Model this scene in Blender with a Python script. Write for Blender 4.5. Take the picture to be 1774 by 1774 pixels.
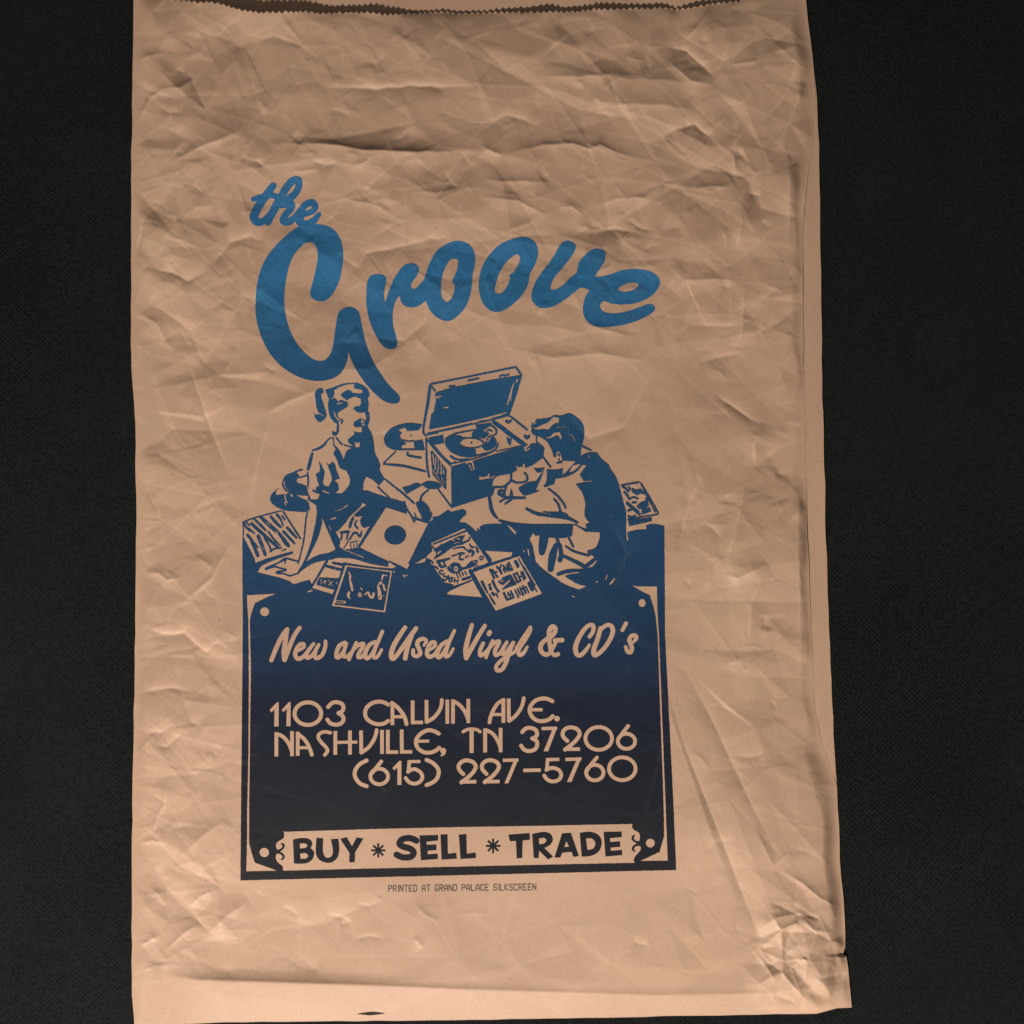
import bpy, math
import numpy as np
import mathutils
from mathutils import geometry as mgeo

for _o in list(bpy.data.objects):
    bpy.data.objects.remove(_o)
scene = bpy.context.scene

# ------------------------------------------------------------------ camera
IMG = 1774.0
HFOV = math.radians(45.0)
TAN = math.tan(HFOV / 2)
DIST = 0.541
TILT = math.radians(4.7)
CAM = np.array([0.0, -DIST * math.sin(TILT), DIST * math.cos(TILT)])
cam_data = bpy.data.cameras.new("camera")
cam_data.sensor_fit = 'HORIZONTAL'
cam_data.angle = HFOV
cam_data.clip_start = 0.01
cam_data.clip_end = 20.0
cam = bpy.data.objects.new("camera", cam_data)
cam.location = CAM
cam.rotation_euler = (TILT, 0, 0)
scene.collection.objects.link(cam)
scene.camera = cam
scene.render.resolution_x = 1024
scene.render.resolution_y = 1024

# ------------------------------------------------------------------ light
world = bpy.data.worlds.new("World")
scene.world = world
world.use_nodes = True
bg = world.node_tree.nodes["Background"]
bg.inputs[0].default_value = (1.0, 0.86, 0.78, 1)
bg.inputs[1].default_value = 0.11
lamp_data = bpy.data.lights.new("table_lamp_light", 'AREA')
lamp_data.shape = 'DISK'
lamp_data.size = 0.09
lamp_data.energy = 27.8
lamp_data.color = (1.0, 0.865, 0.785)
lamp = bpy.data.objects.new("table_lamp_light", lamp_data)
lamp.location = (-0.36, -1.10, 0.69)
lamp.rotation_euler = (mathutils.Vector((0, 0.0, 0)) - lamp.location).to_track_quat('-Z', 'Y').to_euler()
scene.collection.objects.link(lamp)
scene.view_settings.view_transform = 'Standard'
scene.view_settings.look = 'None'
scene.view_settings.exposure = 0.0
scene.view_settings.gamma = 1.0
scene.view_settings.use_curve_mapping = False

# ------------------------------------------------------------------ measuring: photo pixel + height -> metres
CT, ST = math.cos(TILT), math.sin(TILT)
def world_at(px, py, z):
    """point of the lying bag seen at photo pixel (px,py) at height z above the cloth"""
    a = (px - IMG / 2) / (IMG / 2) * TAN
    b = -(py - IMG / 2) / (IMG / 2) * TAN
    dx, dy, dz = a, b * CT + ST, b * ST - CT
    t = (z - CAM[2]) / dz
    return np.stack([CAM[0] + t * dx, CAM[1] + t * dy, np.broadcast_to(z, np.shape(px)) + 0 * px], -1)

# ------------------------------------------------------------------ height field of the crumpled front
X0, Y0 = 212.25, -71.75            # node grid at 0.25 + 2k pixels
NX, NY = 640, 940
gx = X0 + 2.0 * np.arange(NX)
gy = Y0 + 2.0 * np.arange(NY)
GX, GY = np.meshgrid(gx, gy)
def poly_at(pts, t):
    p = np.array(pts, float)
    return np.interp(t, p[:, 0], p[:, 1])
# outline of the bag, x as a function of y
LEFT = [(-80, 233), (0, 232), (130, 230), (250, 228), (300, 227), (500, 227), (600, 226), (690, 231), (730, 234), (900, 236), (1100, 234), (1300, 231), (1440, 229), (1600, 228), (1725, 229), (1760, 232), (1800, 234)]
RIGHT = [(-80, 1384), (0, 1396), (37, 1400), (100, 1408), (170, 1415), (240, 1418), (300, 1420), (390, 1421), (500, 1423), (690, 1425), (830, 1429), (900, 1430), (1020, 1434), (1190, 1440), (1305, 1446), (1400, 1452), (1490, 1455), (1530, 1459), (1590, 1463), (1640, 1464), (1653, 1460), (1658, 1466), (1712, 1473), (1746, 1476), (1800, 1480)]
FOLD = [(-80, 1384), (0, 1396), (37, 1400), (100, 1408), (170, 1413), (260, 1406), (360, 1393), (450, 1391), (700, 1393), (900, 1398), (1100, 1406), (1230, 1411), (1290, 1425), (1360, 1449), (1400, 1452), (1490, 1455), (1530, 1459), (1590, 1463), (1640, 1464), (1653, 1460), (1658, 1466), (1712, 1473), (1746, 1476), (1800, 1480)]
BOTTOM = [(200, 1778), (398, 1771), (620, 1769), (820, 1767), (1140, 1761), (1310, 1758), (1415, 1756), (1450, 1747), (1477, 1746), (1520, 1746)]
LIP = [(215, -28), (295, 0), (366, 4), (396, 11), (422, 18), (452, 23), (496, 20), (533, 19), (567, 24), (608, 22), (645, 23), (693, 26), (731, 22), (775, 22), (790, 24), (842, 22), (943, 20), (969, 20), (1043, 17), (1140, 13), (1170, 18), (1192, 15), (1229, 8), (1278, 3), (1330, -15), (1420, -34)]
CREST = [(200, 1686), (300, 1690), (340, 1697), (625, 1706), (820, 1714), (1140, 1724), (1330, 1721), (1400, 1712), (1500, 1700)]
LIFT = [(215, .6), (300, 1.6), (400, 3.6), (470, 3.9), (530, 2.9), (600, 3.1), (690, 2.2), (750, 1.3), (780, .75), (840, .75), (900, 2.1), (950, 2.1), (972, 1.1), (1040, 2.2), (1120, 1.7), (1168, .7), (1200, 1.8), (1270, 1.4), (1330, .7), (1420, .6)]

def blur(a, s):
    r = max(1, int(3 * s))
    k = np.exp(-0.5 * (np.arange(-r, r + 1) / s) ** 2)
    k /= k.sum()
    p = np.pad(a, ((r, r), (0, 0)), 'edge')
    a = sum(k[i] * p[i:i + a.shape[0]] for i in range(2 * r + 1))
    p = np.pad(a, ((0, 0), (r, r)), 'edge')
    return sum(k[i] * p[:, i:i + a.shape[1]] for i in range(2 * r + 1))
def sstep(a, b, t):
    u = np.clip((t - a) / (b - a), 0, 1)
    return u * u * (3 - 2 * u)
def blob(cx, cy, rx, ry):
    return np.exp(-((GX - cx) / rx) ** 2 - ((GY - cy) / ry) ** 2)
def facets(cx, cy, seed, rot=0.0):
    """crumple facets: random points, Delaunay triangles, random heights, linear between"""
    rs = np.random.RandomState(seed)
    c, s = math.cos(rot), math.sin(rot)
    pts = []
    ext = 1500
    for j in range(int(-ext / cy), int(ext / cy) + 1):
        for i in range(int(-ext / cx), int(ext / cx) + 1):
            u = (i + rs.uniform(-.48, .48)) * cx
            v = (j + rs.uniform(-.48, .48)) * cy
            x, y = 850 + u * c - v * s, 870 + u * s + v * c
            if 212 - 3 * cx < x < 1490 + 3 * cx and -72 - 3 * cy < y < 1808 + 3 * cy:
                pts.append((x, y))
    hs = rs.uniform(-1, 1, len(pts))
    # triangulate in the stretched frame so long facets stay long
    st = [mathutils.Vector((((x - 850) * c + (y - 870) * s) / cx, (-(x - 850) * s + (y - 870) * c) / cy)) for x, y in pts]
    res = mgeo.delaunay_2d_cdt(st, [], [], 0, 1e-6)
    tri, orig = res[2], res[3]
    out = np.zeros((NY, NX)); fold = np.zeros((NY, NX))
    P = np.array(pts)
    edge_val = {}
    for f in tri:
        ids = [orig[k][0] if orig[k] else -1 for k in f]
        if len(ids) != 3 or min(ids) < 0:
            continue
        a, b, d = P[ids[0]], P[ids[1]], P[ids[2]]
        xa, xb = min(a[0], b[0], d[0]), max(a[0], b[0], d[0])
        ya, yb = min(a[1], b[1], d[1]), max(a[1], b[1], d[1])
        i0, i1 = max(0, int((xa - X0) / 2)), min(NX, int((xb - X0) / 2) + 2)
        j0, j1 = max(0, int((ya - Y0) / 2)), min(NY, int((yb - Y0) / 2) + 2)
        if i0 >= i1 or j0 >= j1:
            continue
        det = (b[0] - a[0]) * (d[1] - a[1]) - (d[0] - a[0]) * (b[1] - a[1])
        if abs(det) < 1e-6:
            continue
        xx, yy = GX[j0:j1, i0:i1] - a[0], GY[j0:j1, i0:i1] - a[1]
        l1 = (xx * (d[1] - a[1]) - (d[0] - a[0]) * yy) / det
        l2 = ((b[0] - a[0]) * yy - xx * (b[1] - a[1])) / det
        m = (l1 >= -1e-6) & (l2 >= -1e-6) & (l1 + l2 <= 1 + 1e-6)
        h = hs[ids[0]] * (1 - l1 - l2) + hs[ids[1]] * l1 + hs[ids[2]] * l2
        out[j0:j1, i0:i1][m] = h[m]
        # narrow pressed fold along each facet edge
        ls = (1 - l1 - l2, l1, l2); acc = 0
        for k in range(3):
            ia, ib = ids[(k + 1) % 3], ids[(k + 2) % 3]
            key = (min(ia, ib), max(ia, ib))
            if key not in edge_val:
                v = rs.uniform(-1, 1); edge_val[key] = v if abs(v) > .35 else 0.0
            if edge_val[key]:
                acc = acc + edge_val[key] * np.exp(-ls[k] * abs(det) / max(np.hypot(*(P[ia] - P[ib])), 1e-6) / 3.0)
        fold[j0:j1, i0:i1][m] = (acc * np.ones_like(h))[m]
    return out, fold
def smooth_noise(cell, seed):
    rs = np.random.RandomState(seed)
    n = rs.uniform(-1, 1, (int(1900 / cell) + 4, int(1300 / cell) + 4))
    fx = (GX - X0) / cell + 1; fy = (GY - Y0) / cell + 1
    ix, iy = fx.astype(int), fy.astype(int)
    ux, uy = fx - ix, fy - iy
    ux, uy = ux * ux * (3 - 2 * ux), uy * uy * (3 - 2 * uy)
    return (n[iy, ix] * (1 - ux) + n[iy, ix + 1] * ux) * (1 - uy) + (n[iy + 1, ix] * (1 - ux) + n[iy + 1, ix + 1] * ux) * uy
def crease(pts, amp, wa, wb):
    """folded line: wa = fall-off above/right of travel, wb = below/left"""
    P = np.array(pts, float)
    m = 4.5 * max(wa, wb)
    i0 = max(0, int((P[:, 0].min() - m - X0) / 2)); i1 = min(NX, int((P[:, 0].max() + m - X0) / 2) + 1)
    j0 = max(0, int((P[:, 1].min() - m - Y0) / 2)); j1 = min(NY, int((P[:, 1].max() + m - Y0) / 2) + 1)
    x, y = GX[j0:j1, i0:i1], GY[j0:j1, i0:i1]
    best = np.full(x.shape, 1e9); side = np.zeros(x.shape); par = np.zeros(x.shape)
    L = np.r_[0, np.cumsum(np.hypot(*np.diff(P, axis=0).T))]
    for k in range(len(P) - 1):
        d = P[k + 1] - P[k]; n = np.hypot(*d); d = d / n
        rx, ry = x - P[k, 0], y - P[k, 1]
        t = np.clip(rx * d[0] + ry * d[1], 0, n)
        dist = np.hypot(rx - t * d[0], ry - t * d[1])
        u = dist < best
        best = np.where(u, dist, best)
        side = np.where(u, d[0] * ry - d[1] * rx, side)
        par = np.where(u, (L[k] + t) / L[-1], par)
    w = np.where(side > 0, wb, wa)
    fade = np.clip(np.minimum(par, 1 - par) * 3.2, 0, 1)
    prof = np.exp(-best / w) * sstep(m, m * .5, best)
    H[j0:j1, i0:i1] += amp * prof * fade
    WEAR_HIGHLIGHT[j0:j1, i0:i1] += min(1.0, .35 + abs(amp)) * np.exp(-(best / 2.4) ** 1.3) * fade

xl = poly_at(LEFT, GY); xr = poly_at(FOLD, GY); yb = poly_at(BOTTOM, GX); yt = poly_at(LIP, GX)
dl, dr, db, dt = GX - xl, xr - GX, yb - GY, GY - yt
H = np.zeros((NY, NX)); WEAR_HIGHLIGHT = np.zeros((NY, NX))
top = sstep(760, 420, GY)                         # heavily creased upper third
core = sstep(400, 520, GX) * sstep(1180, 1080, GX) * sstep(560, 760, GY) * sstep(1640, 1500, GY)   # stiff printed middle
leftb = sstep(470, 330, GX)
rightb = sstep(1130, 1280, GX)
crum = np.exp(-(((GX - 1394) / 92) ** 2 + ((GY - 1658) / 104) ** 2) ** 2)
corner = np.exp(-(((GX - 300) / 90) ** 2 + ((GY - 150) / 160) ** 2))
# large soft swells
H += 1.1 * smooth_noise(330, 11) + .6 * smooth_noise(170, 12) * (1 - .45 * core)
# crumple facets at several sizes, each with its network of fold lines
f1, g1 = facets(190, 120, 21, -.12); f2, g2 = facets(98, 70, 22, .10); f3, g3 = facets(58, 46, 23, .5); f4, g4 = facets(34, 30, 24, .7); f5, g5 = facets(150, 230, 25, .35)
f6, g6 = facets(34, 26, 26, .15)
H += blur(f1, .8) * (1.45 * top + .6 * (1 - top)) * (1 - .5 * core)
H += blur(f2, .5) * (.74 * top + .44 * (1 - top) + .30 * leftb * (1 - top)) * (1 - .62 * core)
H += blur(f3, .45) * (.42 * top + .40 * leftb + .36 * rightb + .17) * (1 - .75 * core) * sstep(1690, 1660, GY)
H += blur(f6, .45) * (.17 * top + .19 * leftb + .05) * (1 - .8 * core)
H += blur(f4, .7) * (.5 * crum + .10 * corner)
H += blur(f5, 2.0) * (.7 * (1 - top) * (1 - .45 * core) + .5 * rightb)
lines = .13 * g1 + .13 * g2 + .11 * g3 * (.3 + .7 * np.clip(top + leftb, 0, 1)) + .10 * g5
H += blur(lines, .6) * (.35 + .65 * np.clip(top + leftb + .6 * rightb, 0, 1)) * (1 - .75 * core) * sstep(1690, 1660, GY)
H += blur(g4, .6) * .14 * crum
WEAR_HIGHLIGHT += .55 * np.abs(g1) + .5 * np.abs(g2) * np.clip(top + leftb + .5, 0, 1) + .4 * np.abs(g3) * np.clip(top + leftb, 0, 1)
WEAR_HIGHLIGHT *= (1 - .5 * core)
WEAR_HIGHLIGHT += .8 * np.abs(g4) * crum
# creases that can be told apart in the photograph (measured on four crops)
CREASES = """
C3 690,735 900,735 1050,742 1180,770 1400,780 1774,772 : 1.7 17 24
C3 180,845 320,760 480,700 580,660 : 1.2 24 14
C3 790,880 900,876 980,870 : .4 6 10
C3 430,195 500,130 565,80 : -.9 18 34
C3 480,290 560,220 720,185 850,230 960,310 : -1.2 16 36
C3 970,450 1200,455 1420,440 1774,445 : -1.2 9 30
C3 20,640 90,500 180,440 : .5 8 10
C3 0,330 80,280 190,270 : .5 7 14
C3 130,460 250,450 320,400 : .4 8 7
C3 10,1380 30,1250 65,1100 : -.7 5 5
C3 50,1370 200,1400 290,1440 400,1370 : -.8 15 10
C3 390,1380 500,1240 600,1210 690,1240 : -.9 10 24
C3 1060,1020 1250,1050 1330,1110 : .45 7 9
C3 1100,1430 1200,1300 1400,1260 1600,1200 : -.9 10 28
C3 1420,980 1560,990 1700,960 : .4 8 8
C3 1240,750 1200,820 1110,870 : .5 8 8
C4 0,740 70,775 130,800 : .7 10 10
C4 130,790 330,740 480,735 570,760 620,740 700,780 830,820 : .9 9 16
C4 0,680 140,585 320,650 : -.7 10 20
C4 300,385 520,395 680,375 760,380 : .85 18 14
C4 560,570 640,440 720,400 1000,410 1200,440 : .6 14 40
C4 940,235 1060,255 1180,370 1230,340 : -1.1 8 26
C4 960,300 1080,410 1210,440 : .8 22 10
C4 1060,200 1130,120 1200,40 : .7 6 9
C4 1230,350 1270,260 1290,150 : .4 6 6
C4 1240,325 1350,325 1450,300 : .4 6 8
C4 600,545 750,530 950,540 1110,570 : 1.0 24 26
C4 900,800 940,700 1000,660 1100,640 1180,700 1250,780 : -1.3 12 26
C4 1380,600 1310,720 1310,930 : .9 20 10
C4 1690,350 1610,560 1520,780 : 1.1 10 10
C4 1640,330 1560,500 1450,640 : -.8 12 14
C4 1560,700 1585,880 1592,1080 1580,1300 : .5 10 14
C4 1350,1050 1340,1150 1325,1280 : .8 18 8
C4 1090,962 1200,958 1290,960 : .5 8 8
C4 0,920 180,930 380,930 : .5 8 10
C4 0,1010 200,1030 330,1090 390,1080 : .6 9 12
C4 400,1060 480,1060 540,1110 : .5 8 8
C4 560,1060 700,1020 850,1010 950,950 : .6 10 14
C4 740,1120 830,1170 900,1180 : -.4 6 6
C4 110,1190 260,1140 340,1090 : .5 12 10
C4 560,1200 700,1170 850,1200 : -.5 8 16
C4 1000,1500 1060,1440 1200,1430 1345,1440 : 1.3 28 30
C4 1362,1450 1350,1600 1330,1774 : .8 16 16
C4 1640,820 1655,1000 1640,1200 : -.45 8 10
C4 1600,1330 1650,1420 1640,1560 : .5 8 12
C4 520,1650 640,1690 800,1730 : .6 10 20
C5 450,210 560,140 650,70 : -.7 12 16
C5 270,460 380,540 480,600 : -.7 11 9
C5 480,590 452,680 450,780 : .9 22 10
C5 450,790 560,700 662,652 : -1.0 12 24
C5 450,790 400,880 380,980 320,1250 : 1.0 30 14
C5 310,1255 380,1268 440,1240 505,1205 : 1.0 20 14
C5 510,1210 430,1390 430,1560 : .8 24 14
C5 220,830 150,980 110,1160 : -.9 10 18
C5 660,760 640,1000 650,1330 655,1774 : .55 7 12
C5 200,330 300,300 400,280 : -.5 8 12
C5 150,160 280,165 400,160 : -.4 7 12
C6 50,190 110,190 140,215 200,200 : .5 6 8
C6 190,300 300,200 380,60 : .6 8 10
C6 45,370 130,405 200,400 290,475 330,480 : -.9 8 26
C6 30,610 100,600 160,590 235,605 : -.5 8 10
C6 100,790 140,802 205,740 : -.6 10 9
C6 150,900 130,1000 80,1110 : .6 10 16
C6 190,1180 280,1100 360,1055 : .9 22 24
C6 95,1220 150,1310 230,1390 290,1450 : -.9 6 8
C6 210,1370 260,1320 330,1295 : .9 16 20
C6 290,1450 350,1390 430,1340 : .7 14 16
C6 40,1140 90,1130 140,1140 : .5 7 8
C6 130,1520 190,1460 260,1420 : .5 8 8
C6 40,1500 80,1480 120,1460 : .6 9 8
C6 20,1600 60,1580 110,1560 : .6 8 10
"""
CREG = {'C3': (230, 0, 600 / 1774), 'C4': (830, 0, 600 / 1774), 'C5': (1130, 500, 700 / 1774), 'C6': (220, 900, 210 / 426)}
for ln in CREASES.strip().splitlines():
    a_, b_ = ln.split(':'); t_ = a_.split(); ox, oy, sc = CREG[t_[0]]
    am, w1, w2 = map(float, b_.split())
    q_ = [(ox + sc * float(v.split(',')[0]), oy + sc * float(v.split(',')[1])) for v in t_[1:]]
    # a folded edge is never a perfect curve: let it wander a little
    rs_ = np.random.RandomState(int(q_[0][0] * 7 + q_[0][1]) % 9999); fine = []
    for a2, b2 in zip(q_[:-1], q_[1:]):
        n2 = max(1, int(math.hypot(b2[0] - a2[0], b2[1] - a2[1]) / 16))
        for u2 in range(n2):
            j = 0 if (u2 == 0 and a2 is q_[0]) else 1.6
            fine.append((a2[0] + (b2[0] - a2[0]) * u2 / n2 + rs_.uniform(-j, j), a2[1] + (b2[1] - a2[1]) * u2 / n2 + rs_.uniform(-j, j)))
    fine.append(q_[-1])
    crease(fine, am * 1.22, w1 * .92, w2 * .92)
crease([(1176, 1140), (1230, 1240), (1300, 1390), (1352, 1495)], -1.0, 22, 20)
crease([(1150, 1170), (1185, 1290), (1260, 1480), (1292, 1564), (1340, 1678)], -1.2, 26, 20)
crease([(1120, 1100), (1165, 1250), (1230, 1440), (1290, 1600)], .9, 26, 34)
crease([(1300, 1420), (1340, 1500), (1365, 1480), (1380, 1440)], .9, 16, 18)
crease([(400, 1660), (470, 1610), (560, 1600), (650, 1560)], -.8, 26, 22)
crease([(318, 606), (340, 670), (375, 770), (407, 842)], -1.1, 14, 26)
crease([(478, 690), (455, 770), (428, 880)], .8, 12, 20)
crease([(455, 720), (500, 695), (560, 672)], .8, 14, 9)
crease([(235, 545), (270, 560), (300, 610)], .6, 10, 12)
crease([(640, 585), (700, 590), (735, 560), (745, 520)], -.8, 16, 18)
crease([(560, 640), (640, 640), (715, 590)], .7, 18, 20)
crease([(870, 600), (960, 620), (1040, 612), (1140, 630)], .9, 14, 26)
crease([(960, 690), (1020, 760), (1080, 740), (1130, 640)], -.9, 24, 26)
crease([(1060, 905), (1085, 960), (1062, 1030)], -.7, 20, 22)
# short pinches scattered over the limp parts of the sheet
rp = np.random.RandomState(77)
for _ in range(330):
    x_, y_ = rp.uniform(235, 1430), rp.uniform(30, 1680)
    stiff = 400 < x_ < 1190 and 640 < y_ < 1560
    if stiff and rp.uniform() < .86:
        continue
    if y_ > 760 and rp.uniform() < .35:
        continue
    an, ln_ = rp.normal(0, .75), rp.uniform(14, 62)
    bend = rp.uniform(-.35, .35)
    c1, s1 = math.cos(an), math.sin(an)
    q = [(x_ - c1 * ln_ / 2, y_ - s1 * ln_ / 2), (x_ + s1 * ln_ * bend * .5, y_ - c1 * ln_ * bend * .5), (x_ + c1 * ln_ / 2, y_ + s1 * ln_ / 2)]
    w_ = rp.uniform(4, 11)
    am_ = rp.choice([-1, 1]) * rp.uniform(.035, .062) * w_ * (.6 if stiff else 1)
    crease(q, am_, w_ * rp.uniform(.5, 1.5), w_ * rp.uniform(.8, 2.2))
# crumpled lower right corner
for q in ([(1315, 1612), (1345, 1590), (1385, 1582), (1420, 1600)], [(1350, 1505), (1390, 1530), (1420, 1555), (1458, 1575)], [(1385, 1585), (1410, 1612), (1445, 1616)],
          [(1345, 1680), (1365, 1650), (1385, 1635)], [(1310, 1650), (1335, 1685), (1345, 1705)], [(1400, 1650), (1395, 1690), (1372, 1720)]):
    crease(q, .8, 7, 10)
crease([(1443, 1672), (1452, 1664), (1466, 1656)], -1.0, 4, 5)
# the puffed body, the folded foot, the lifted lip, flat sealed edges
wr = np.maximum(9, 30 - 12 * sstep(150, 420, GY) * sstep(1330, 1200, GY) + 13 * smooth_noise(60, 31))
gz = sstep(120, 420, GY) * sstep(1360, 1200, GY)
env = sstep(-4, 24, dl) * (sstep(-.08, 1, dr / wr) * (1 - .42 * gz) + .42 * gz)
env_w = .60 + .40 * sstep(0, 30, np.minimum(dl, dr))
crest_y = poly_at(CREST, GX)
cd = GY - crest_y
drop = np.clip(1 - cd / np.maximum(yb - crest_y, 1), 0, 1)           # flat strip from the crest down to the sealed edge
puff = 3.9 * np.sqrt(np.clip(sstep(0, 330, dl) * (.05 * sstep(0, 60, dr) + .95 * sstep(-10, 330, dr)), 0, 1)) * (.55 + .45 * sstep(0, 300, dt)) * (1 - .62 * sstep(1300, 1700, GY))
lipz = poly_at(LIFT, GX)
near_lip = np.exp(-np.clip(dt, 0, 1e9) / 26.0)
foot_w = 1 - .66 * sstep(-22, 6, cd) * (1 - crum)
body = 1.1 + puff + H * env_w * foot_w
body = np.where(body < 1.0, .7 + .3 * np.exp(np.clip(body - 1.0, -20, 0)), body)
lipfoot = .55 * sstep(290, 350, GX) * sstep(1180, 500, GX) + .22 * sstep(1380, 1300, GX) * sstep(300, 400, GX)
ridge = np.where(cd < 0, np.exp(cd / 7.0), 1.0)
H = .45 + env * (body - .2 + ridge * lipfoot) * drop
H += crum * (1.5 * blur(f4, .4) + .75 * blur(f6, .4) + .22 * g4 + 1.2) * sstep(-2, 14, dr) * sstep(-2, 14, db)
H = H * (1 - near_lip) + (lipz + .35 + .45 * blur(f6, .8) * np.clip(lipz, .3, 2)) * near_lip
H = blur(H, .38)


def h_at(px, py):
    """height (m) of the front paper at photo pixels, bilinear in the node grid"""
    fx = np.clip((px - X0) / 2, 0, NX - 1.001); fy = np.clip((py - Y0) / 2, 0, NY - 1.001)
    ix, iy = fx.astype(int), fy.astype(int)
    ux, uy = fx - ix, fy - iy
    return ((H[iy, ix] * (1 - ux) + H[iy, ix + 1] * ux) * (1 - uy) + (H[iy + 1, ix] * (1 - ux) + H[iy + 1, ix + 1] * ux) * uy) * 1e-3
MM = 0.2526          # millimetres per photo pixel near the middle
SX = np.gradient(H, 2 * MM, axis=1); SY = np.gradient(H, 2 * MM, axis=0)
def normals_at(px, py):
    ix = np.clip(np.rint((px - X0) / 2).astype(int), 0, NX - 1); iy = np.clip(np.rint((py - Y0) / 2).astype(int), 0, NY - 1)
    fx = np.clip((px - X0) / 2, 0, NX - 1.001); fy = np.clip((py - Y0) / 2, 0, NY - 1.001)
    ix, iy = fx.astype(int), fy.astype(int); ux, uy = fx - ix, fy - iy
    def s(A):
        return (A[iy, ix] * (1 - ux) + A[iy, ix + 1] * ux) * (1 - uy) + (A[iy + 1, ix] * (1 - ux) + A[iy + 1, ix + 1] * ux) * uy
    n = np.stack([-s(SX), s(SY), np.ones(len(px))], -1)
    return n / np.linalg.norm(n, axis=1)[:, None]

# ------------------------------------------------------------------ drawing: outlines in photo pixels -> sheets
REG = {'P1': (420, 290, 300), 'P2': (420, 420, 300), 'P3': (600, 360, 300), 'P4': (860, 330, 300),
       'I1': (400, 640, 240), 'I2': (520, 640, 240), 'I3': (640, 620, 300), 'I4': (820, 690, 300),
       'I5': (400, 840, 240), 'I6': (560, 840, 240), 'I7': (720, 840, 240), 'I8': (900, 820, 280),
       'T1': (450, 1060, 240), 'T2': (660, 1060, 240), 'T3': (880, 1060, 240),
       'N1': (450, 1190, 340), 'N2': (780, 1190, 340), 'B0': (400, 1000, 300), 'B1': (410, 1400, 380), 'B2': (790, 1400, 390),
       'PX': (0, 0, 1774)}
SS = 6
class Canvas:
    def __init__(s, x0, y0, x1, y1):
        s.x0, s.y0, s.x1, s.y1 = x0, y0, x1, y1
        s.w, s.h = (x1 - x0) * SS, (y1 - y0) * SS
        s.a = np.zeros((s.h, s.w), bool)
        s.own = np.zeros((s.h, s.w), np.uint8)
        s.cur = 0
    def put(s, j0, j1, i0, i1, m, val):
        s.a[j0:j1, i0:i1][m] = val
        if val:
            s.own[j0:j1, i0:i1][m] = s.cur
    def poly(s, pts, val=True):
        P = (np.array(pts) - (s.x0, s.y0)) * SS
        j0 = max(0, int(math.floor(P[:, 1].min()))); j1 = min(s.h, int(math.ceil(P[:, 1].max())) + 1)
        i0 = max(0, int(math.floor(P[:, 0].min()))); i1 = min(s.w, int(math.ceil(P[:, 0].max())) + 1)
        if j0 >= j1 or i0 >= i1:
            return
        Q = np.roll(P, -1, 0)
        m = np.zeros((j1 - j0, i1 - i0), bool)
        for j in range(j0, j1):
            y = j + .5
            c = (P[:, 1] <= y) != (Q[:, 1] <= y)
            if not c.any():
                continue
            a, b = P[c], Q[c]
            xs = np.sort(a[:, 0] + (y - a[:, 1]) / (b[:, 1] - a[:, 1]) * (b[:, 0] - a[:, 0]))
            for k in range(0, len(xs) - 1, 2):
                l = max(i0, int(math.ceil(xs[k] - .5))); r = min(i1, int(math.ceil(xs[k + 1] - .5)))
                if r > l:
                    m[j - j0, l - i0:r - i0] = True
        s.put(j0, j1, i0, i1, m, val)
    def capsule(s, x0, y0, r0, x1, y1, r1, val=True):
        x0, x1 = (x0 - s.x0) * SS, (x1 - s.x0) * SS; y0, y1 = (y0 - s.y0) * SS, (y1 - s.y0) * SS; r0 *= SS; r1 *= SS
        R = max(r0, r1) + 1
        i0, i1 = max(0, int(min(x0, x1) - R)), min(s.w, int(max(x0, x1) + R) + 1)
        j0, j1 = max(0, int(min(y0, y1) - R)), min(s.h, int(max(y0, y1) + R) + 1)
        if i0 >= i1 or j0 >= j1:
            return
        xx = np.arange(i0, i1)[None, :] + .5 - x0; yy = np.arange(j0, j1)[:, None] + .5 - y0
        dx, dy = x1 - x0, y1 - y0; L2 = dx * dx + dy * dy
        t = np.clip((xx * dx + yy * dy) / L2, 0, 1) if L2 > 0 else 0 * (xx + yy)
        m = (xx - t * dx) ** 2 + (yy - t * dy) ** 2 <= (r0 + (r1 - r0) * t) ** 2
        s.put(j0, j1, i0, i1, m, val)
    def ellipse(s, cx, cy, rx, ry, val=True):
        a = np.linspace(0, 2 * math.pi, 48, endpoint=False)
        s.poly(np.stack([cx + rx * np.cos(a), cy + ry * np.sin(a)], -1), val)
def smooth_closed(P, sharp, n=7):
    out = []
    N = len(P)
    for i in range(N):
        a, b = P[i], P[(i + 1) % N]
        if sharp[i] and sharp[(i + 1) % N]:
            out.append(a); continue
        ta = np.zeros(2) if sharp[i] else (P[(i + 1) % N] - P[i - 1]) * .5
        tb = np.zeros(2) if sharp[(i + 1) % N] else (P[(i + 2) % N] - P[i]) * .5
        L = np.hypot(*(b - a))
        for v in (ta, tb):
            q = np.hypot(*v)
            if q > L * 1.2: v *= L * 1.2 / q
        if sharp[i]: ta = (b - a) * .6
        if sharp[(i + 1) % N]: tb = (b - a) * .6
        for t in np.arange(n) / n:
            h1 = 2 * t ** 3 - 3 * t ** 2 + 1; h2 = t ** 3 - 2 * t ** 2 + t; h3 = -2 * t ** 3 + 3 * t ** 2; h4 = t ** 3 - t ** 2
            out.append(a * h1 + ta * h2 + b * h3 + tb * h4)
    return np.array(out)
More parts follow.
